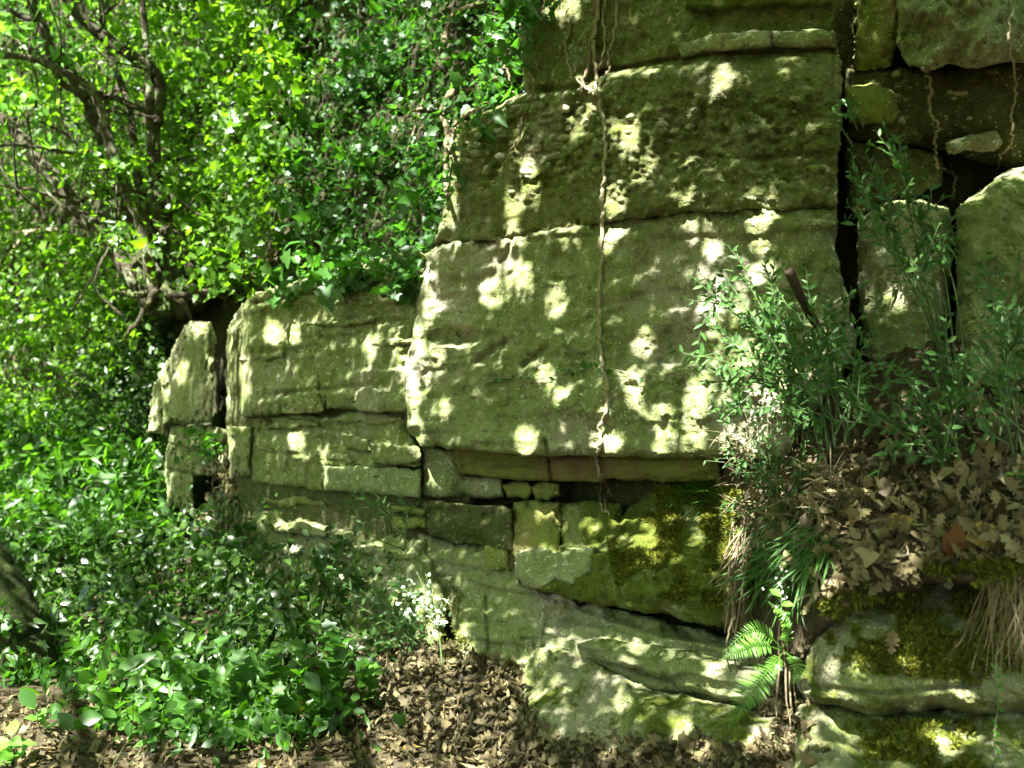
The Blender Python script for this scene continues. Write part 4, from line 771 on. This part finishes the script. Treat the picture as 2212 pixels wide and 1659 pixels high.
scatter_on([(LIT, .55), ([(-100, 1500), (500, 1520), (420, 1600), (300, 1720), (-200, 1720)], .3), ([(520, 1480), (760, 1420), (960, 1440), (760, 1540), (520, 1580)], .12), (FOOT, .04), ([(1650, 1500), (1740, 1520), (1760, 1660), (1660, 1660)], .02)], 11000, [OAK, OAK, OVATE, IVY, LANCE], .043, L_DEADP, 'leaf_litter', 'brown oak leaf litter on the path', cup=.5, lift=.012, spread=.45, up=.5, cat='leaf litter')
scatter_on([(BANK, 1)], 1500, [OAK, OAK, OAK, OVATE, LANCE], .064, L_DEAD, 'bank_litter', 'tan oak leaf litter on the right bank', cup=.45, lift=.014, spread=.5, up=.5, cat='leaf litter')
scatter_on([([(430, 1010), (500, 990), (520, 1090), (450, 1230), (520, 1320), (700, 1400), (900, 1430), (700, 1440), (420, 1240)], .5), ([(480, 560), (600, 540), (660, 480), (700, 520), (560, 610), (490, 680)], .5)], 900, OVATE, .05, L_DEADP, 'slope_litter', 'brown leaves caught on ledges of the left cliff end', cup=.5, lift=.02, spread=.5, up=.3, cat='leaf litter')
def dead_leaf(label, px, py, size, mat=L_DEAD, tpl=OAK, ang=None, group=None, lift=.02, a=.7, tilt=.3):
    d = float(surfD(px, py)); n = surfN(np.array([px]), np.array([py]))[0] + rng.normal(0, tilt, 3); p = P(px, py, d) + unit(n) * lift; th = rng.random() * 6.28 if ang is None else math.radians(ang)
    g = Geo(); g.leaves(tpl, p[None], np.array([[math.cos(th), -.2, math.sin(th)]]), n[None], [size], np.array([a]), .15 if ang is not None else .5); return tag(g.out('fallen_leaf', mat), label, 'leaf', group)
dead_leaf('single lobed oak leaf stuck on the mossy face of the boulder', 1922, 1425, .085, ang=92, tilt=.05, a=.6)
dead_leaf('large yellowish oval leaf on top of the litter bank', 1905, 1146, .10, L_YELLOW, OVATE, 20, a=.1)
dead_leaf('broad pale tan leaf at the front lip of the litter bank', 1836, 1215, .10, L_DEAD, OVATE, 15, a=1)
dead_leaf('upright rust brown leaf standing in the litter bank', 2040, 1225, .11, leafmat('rust leaf', (.09, .042, .018), (.12, .055, .024), (.1, .04, .015), .2, .9, .05), OVATE, 80, a=.6, tilt=.6, lift=.04)
dead_leaf('golden curled leaf near the rust brown one', 2085, 1165, .12, L_YELLOW, OVATE, 15, a=.0)
dead_leaf('yellow leaf lying on the litter at the foot of the brambles', 868, 1626, .075, L_YELLOW, IVY, 10, a=.5)
dead_leaf('yellow heart shaped leaf stuck in the front brambles', 640, 1575, .10, L_YELLOW, OVATE, 70, a=.9, lift=.06)
dead_leaf('tan leaf hung in the scrub left of the cliff beds', 655, 1300, .10, L_DEAD, IVY, 100, a=.9, lift=.12)
dead_leaf('orange leaf hung lower in the scrub', 498, 1380, .09, L_DEAD, IVY, 40, a=.8, lift=.15)
dead_leaf('dark green leaf alone on the brown path litter', 945, 1640, .075, L_IVY, OVATE, 30, a=.9)
dead_leaf('white sunlit curled leaf at the foot of the low slab', 1410, 1642, .08, L_DEAD, OAK, 20, a=1, lift=.03)
for k in range(46):
    q = sample([(1760, 1150), (1900, 1060), (2060, 1000), (2240, 960), (2240, 1225), (2000, 1225), (1850, 1260)], 1)[0]
    dead_leaf('tan lobed oak leaf among the litter on the right bank', q[0], q[1], rng.uniform(.07, .095), a=rng.uniform(.4, 1), group='loose oak leaves on top of the bank', lift=.03, tilt=.4)
for k in range(40):
    q = sample([(800, 1540), (960, 1500), (1180, 1600), (1300, 1630), (1300, 1659), (640, 1659), (700, 1600)], 1)[0]
    dead_leaf('brown oak leaf among the litter on the path', q[0], q[1], rng.uniform(.06, .085), L_DEADP, a=rng.uniform(.2, .9), group='loose oak leaves on the path', lift=.02, tilt=.4)

# ------------------------------------------------------------------ the wood overhead: unseen crowns, gaps cut where the sun patches should fall
LIT_PATCH = [  # px, py, rx, ry, openness
 (1065,620,30,28,1),(1100,585,24,18,.7),(1128,600,18,26,.6),(1332,500,14,24,1),(1310,520,9,14,.8),(1230,508,24,14,.6),(1112,514,14,9,.9),(1095,545,7,24,.8),(1480,470,24,14,.9),(1500,424,18,15,1),(1520,520,16,24,.9),(1505,490,20,12,.7),(1642,482,20,30,1),(1668,466,9,10,1),
 (1325,425,22,22,.9),(1350,288,24,36,.8),(1270,200,18,28,.5),(1390,345,26,22,.5),(1245,262,20,34,.6),(1118,318,9,14,1),(1140,355,10,12,1),(1146,400,14,32,.9),(1112,450,18,22,.8),(925,600,14,24,.7),(935,658,16,14,.8),(920,682,10,20,1),(905,730,13,25,1),(920,772,9,20,1),(930,800,34,14,1),(880,792,11,18,1),(890,850,10,30,1),(890,920,9,38,1),(906,942,12,14,.9),(950,880,20,15,.6),
 (1137,946,22,20,1),(1130,975,22,5,1),(1178,812,14,20,.7),(1210,860,9,28,.6),(1390,735,20,18,1),(1365,820,18,18,1),(1372,850,13,20,1),(1312,956,30,28,1),(1300,892,10,16,1),(1490,952,24,28,1),(1425,968,14,10,.9),(1465,1015,48,10,1),(1200,650,18,26,.5),(1510,600,18,24,.6),(1540,545,13,13,.7),
 (1520,860,48,36,1),(1500,925,20,36,1),(1560,650,50,36,.8),(1590,760,50,44,.7),(1700,830,18,36,.9),(1560,710,36,24,.7),(1745,800,14,12,.6),(1640,590,30,16,.6),(1610,985,26,22,.7),
 (1180,1274,13,6,1),(1165,1412,10,12,1),(1140,1475,9,22,1),(1150,1500,11,14,1),(1362,1436,16,12,.9),(1375,1395,12,5,.7),(1345,1520,14,16,.7),(1472,1575,12,26,.8),(978,1432,14,20,1),(925,1450,26,7,1),(827,1514,14,8,.8),(954,1552,20,10,.9),(842,1640,24,12,1),(1395,1636,16,8,1),(1320,1640,12,8,1),(930,1330,40,60,.7),(870,1310,18,16,1),(676,1320,10,14,1),(728,1255,8,22,.9),
 (1540,1455,14,12,.9),(1500,1480,20,14,.5),(1600,1520,40,14,.5),(1525,1640,26,12,1),(1745,1300,14,8,1),(1782,1308,8,12,1),(1805,1270,12,8,.8),(1820,1362,12,20,.5),(1793,1440,12,14,.9),(1852,1452,16,12,.7),(1808,1500,20,8,.9),(1770,1545,12,12,1),(1746,1592,16,20,.8),(1974,1345,18,14,.7),(1970,1448,20,8,.6),(2007,1572,18,16,1),(2050,1600,20,16,1),(2085,1522,24,8,.8),(1990,1524,12,6,.7),(1580,1170,16,30,.8),(1592,1270,14,24,.8),(1640,1390,40,22,.8),(1690,1300,20,24,1),(1430,1215,30,14,.4),(1400,1160,20,30,.4),(1500,1100,30,20,.6),(1275,1130,14,14,.6),(1660,1440,16,12,.5),
 (425,712,22,11,1),(350,830,8,34,1),(390,800,18,20,.4),(590,718,17,24,1),(632,715,13,22,.8),(525,800,12,50,.4),(492,880,5,38,1),(495,958,8,24,1),(480,985,18,10,.9),(640,950,14,18,.8),(702,1000,6,38,.5),(612,1128,24,18,.8),(440,1112,20,32,1),(424,1160,9,18,.8),(800,750,12,26,.5),(792,876,10,18,.6),(872,770,16,40,.5),(480,1270,24,10,.8),(555,1235,6,28,.6),(372,945,4,16,.8),(560,410,18,30,.9),(1210,12,40,26,.7),(700,190,30,20,.6),
 (1935,640,20,16,.6),(1975,660,16,14,.6),(1880,640,10,14,.4),(1562,160,12,20,.9),(1522,165,8,13,.7),(1545,192,18,14,.5),(1980,60,14,10,.3),
 (110,1585,50,10,.9),(230,1610,40,12,.7),(200,1640,60,10,.8),(60,1560,50,12,.6),(30,1630,30,30,1),(410,1525,30,20,.9),(300,1555,40,20,.7),(245,1420,24,18,.9)]
E1 = unit(np.cross(SUN, [0, 0, 1.])); E2 = np.cross(SUN, E1)
def lit(q3):
    """how open the crown is over the line from a point to the sun"""
    A = q3 @ E1; B = q3 @ E2; r = np.zeros(len(q3))
    for px, py, rx, ry, s in LIT_PATCH:
        d0 = float(np.median(surfD(px + np.array([-6, 0, 6, 0, 0]), min(py, 1700) + np.array([0, 0, 0, 6, -6]))))
        if d0 > 20: d0 = 7.
        dv = lambda dx, dy: d0 + float(np.clip(surfD(px + dx, py + dy) - d0, -.12, .12))
        c = P(px, py, d0); ax = (P(px + rx, py, dv(rx, 0)) - P(px - rx, py, dv(-rx, 0))) / 2; ay = (P(px, py + ry, dv(0, ry)) - P(px, py - ry, dv(0, -ry))) / 2
        m = np.array([[ax @ E1, ay @ E1], [ax @ E2, ay @ E2]]); m = m / np.linalg.norm(m, axis=0) * np.maximum(np.linalg.norm(m, axis=0) * .86, .007) ; m = m * (1 + .018 / np.linalg.norm(m, axis=0))
        if abs(np.linalg.det(m)) < 2e-5: m = np.eye(2) * max(rx, ry) * d0 / F
        a, b = A - c @ E1, B - c @ E2; near_ = np.nonzero((np.abs(a) < .5) & (np.abs(b) < .5))[0]
        uv = np.linalg.inv(m) @ np.stack([a[near_], b[near_]]); q = (uv ** 2).sum(0); r[near_] = np.maximum(r[near_], s * np.clip(3.2 - 2.2 * q, 0, 1))
    return r
LEAF = .052
gxp, gyp = np.meshgrid(np.arange(-680, 2900, 24), np.arange(-480, 2080, 24)); gxp, gyp = gxp.ravel(), gyp.ravel()
dcell = surfD(gxp, np.minimum(gyp, 1700)); dcell = np.where(dcell > 20, 9, dcell) - .0
fol = (gxp < 345) | ((gxp < 1000) & (gyp < 560 - (gxp - 600) * .2) & (gyp < 600))       # leafy side, more open
dcell = np.where(fol, dcell - .5, dcell)
area = (24 * dcell / F) ** 2 * np.where(fol, .9, .85)
clump = fbm(np.stack([gxp / 150, gyp / 150, gxp * 0], -1), 3)
od = np.where(fol, np.clip(.9 - 6.5 * clump, .05, 4.5), 6.5)
od = np.where((gxp > 560) & fol, np.clip(2.4 - 6 * clump, .4, 5), od)
od = np.where((gyp > 1480) & (gxp < 1100), np.clip(3.2 - 6 * clump, .6, 5.5), od)
def zone(x, y, rx, ry): return np.exp(-(((gxp - x) / rx) ** 2 + ((gyp - y) / ry) ** 2) * 1.2)
for x_, y_, rx_, ry_, v_ in ((170, 1060, 300, 200, 6), (470, 300, 130, 180, 3.5), (820, 330, 170, 200, 3.0), (330, 1330, 330, 110, 3.5), (600, 1430, 280, 110, 3.5), (800, 80, 200, 120, 2.5), (200, 520, 130, 80, 2.5), (300, 800, 90, 160, 3.5), (760, 1290, 150, 120, 2.5), (30, 1400, 110, 130, 3.5), (1050, 1560, 350, 90, 3.2)): od = np.where(fol | (gyp > 1040), np.maximum(od, v_ * 1.3 * zone(x_, y_, rx_, ry_)), od)
for x_, y_, rx_, ry_ in ((60, 720, 130, 190), (330, 60, 130, 110), (560, 380, 60, 80), (520, 520, 90, 50), (20, 1050, 60, 120), (520, 110, 90, 60), (20, 1600, 60, 60), (150, 120, 120, 130), (180, 720, 80, 90), (60, 900, 90, 60), (420, 180, 60, 90)): od = np.where(fol, od * (1 - .9 * zone(x_, y_, rx_, ry_)), od)
cnt = rng.poisson(od * area / (LEAF ** 2 * .26))
idx = np.repeat(np.arange(len(gxp)), cnt); n = len(idx)
lx = gxp[idx] + rng.uniform(-12, 12, n); ly = gyp[idx] + rng.uniform(-12, 12, n)
dd = surfD(lx, np.minimum(ly, 1700)); dd = np.where(dd > 20, 9, dd) - np.where(fol[idx], .5, 0)
Tt = lit(P(lx, ly, dd)); odl = np.maximum(od[idx], .05); keep = rng.random(n) < np.where(Tt > .02, np.minimum(1, -np.log(np.clip(Tt, .02, .985)) / odl), 1); 
LIT3 = [(1520, 640, 3.5, .07), (1560, 690, 3.45, .08), (1600, 610, 3.55, .06), (1500, 700, 3.5, .05), (1545, 770, 3.45, .08), (1610, 760, 3.45, .07), (1530, 850, 3.5, .07), (1580, 880, 3.55, .06), (1640, 800, 3.5, .05), (1700, 840, 3.45, .05), (1745, 610, 3.7, .03), (1660, 680, 3.5, .04), (1640, 1390, 3.12, .06), (1600, 1410, 3.1, .05), (1690, 1300, 3.2, .05), (1715, 1385, 3.2, .03), (925, 1290, 4.6, .09), (880, 1300, 4.6, .06), (945, 1350, 4.6, .05), (410, 1525, 4.6, .12), (300, 1550, 4.5, .12), (25, 1610, 4.1, .14), (245, 1425, 5.3, .12), (1594, 1180, 3.68, .04), (720, 640, 5.6, .05)]
base0 = P(lx, ly, dd)
for a_, b_, c_, r_ in LIT3:
    v_ = base0 - P(a_, b_, c_); keep &= np.linalg.norm(v_ - (v_ @ SUN)[:, None] * SUN, axis=1) > r_ + LEAF * .4
lx, ly, dd = lx[keep], ly[keep], dd[keep]; n = len(lx)
base = P(lx, ly, dd); t = rng.uniform(2.4, 6.2, n)
for _ in range(14):                                                                # stay out of the view of the camera
    c = base + t[:, None] * SUN; bad = (c[:, 1] > -.3) & ((c[:, 2] - EYE) < .44 * np.maximum(c[:, 1], 0) + .25) & (np.abs(c[:, 0]) < .60 * np.maximum(c[:, 1], 0) + .3)
    t = np.where(bad, t + rng.uniform(.4, 1.2, n), t)
pos = (base + t[:, None] * SUN)[~bad]
oak = empty('canopy_tree', (-3.2, -2.4, .1), 'unseen leafy oak behind the viewer, crown shaped to dapple the cliff', 'tree')
g = Geo(); ax = unit(rng.normal(0, 1, pos.shape)); g.leaves(SIMPLE, pos - LEAF * .5 * ax, ax, np.array([-.2, -.35, .9]) + rng.normal(0, .5, pos.shape), LEAF * rng.uniform(.8, 1.25, len(pos)))
g.out('crown', L_CANOPY, oak)
# wider wood around: looser, larger foliage added unseen to close off the sky to all sides except through its gaps
n = 30000; th = rng.uniform(0, 2 * np.pi, n); ph = np.arccos(rng.uniform(.10, 1, n)); r = rng.uniform(8.0, 11.5, n)
far = np.stack([r * np.sin(ph) * np.sin(th), r * np.sin(ph) * np.cos(th), EYE + .6 + r * np.cos(ph) * .85], -1) + np.array([0, 0, 0])
v = far - np.array([0, 0, EYE]); el = np.arctan2(v[:, 2], np.abs(v[:, 1]) + 1e-6)
hit = (v[:, 1] > 0) & (v[:, 2] < .47 * v[:, 1]) & (np.abs(v[:, 0]) < .62 * v[:, 1])
# leave the sun's path to the cliff to the near crown
tt = (far[:, 1] - 4.5) / SUN[1]; foot = far - ((far - np.array([0, 4.5, 1.5])) @ SUN)[:, None] * SUN; path = (np.linalg.norm((foot - np.array([-1.2, 5.0, 1.5])) * np.array([.62, 1, 1]), axis=1) < 3.6)
cl = fbm(far * .55, 3); ok = ~hit & ~path & (cl > -.22)
far = far[ok]; wood = empty('surrounding_wood', (6, -7, 0), 'unseen leafy crowns added around the path to close off the sky', 'trees')
g = Geo(); g.leaves(SIMPLE, far, rng.normal(0, 1, far.shape), unit(far) * .7 + rng.normal(0, .55, far.shape), rng.uniform(.16, .32, len(far))); g.out('crown', L_CANOPY, wood)
g = Geo()
for x, y in ((6, -7), (-7, -6), (1, -9), (8, 0), (-9.5, 1)): g.tube(spline([(x, y, -.1), (x + rng.normal(0, .3), y + rng.normal(0, .3), 3), (x + rng.normal(0, .5), y, 8)], 8), np.linspace(.22, .1, 17), 10, .5, .2)
g.out_each('trunk', BARK, wood)
g = Geo(); b = Geo(); g.tube(spline([(-3.2, -2.4, -.1), (-3.1, -2.3, 2.5), (-2.6, -1.7, 5), (-1.9, -1.2, 7)], 8), np.linspace(.24, .1, 25), 12, .5, .25)
for k in range(26):
    e = pos[rng.integers(len(pos))]; s0 = np.array([-2.7 + rng.random() * .7, -1.8 + rng.random() * .5, rng.uniform(4, 6.6)])
    mid = (s0 + e) / 2 + np.array([0, 0, .5])
    if mid[1] < .2 or (mid[2] - EYE) > .5 * mid[1] + .3: b.tube(spline([s0, mid, e], 8), np.linspace(.035, .006, 17), 6, .5, .2)
g.out('trunk', BARK, oak); b.out_each('branch', BARK, oak)
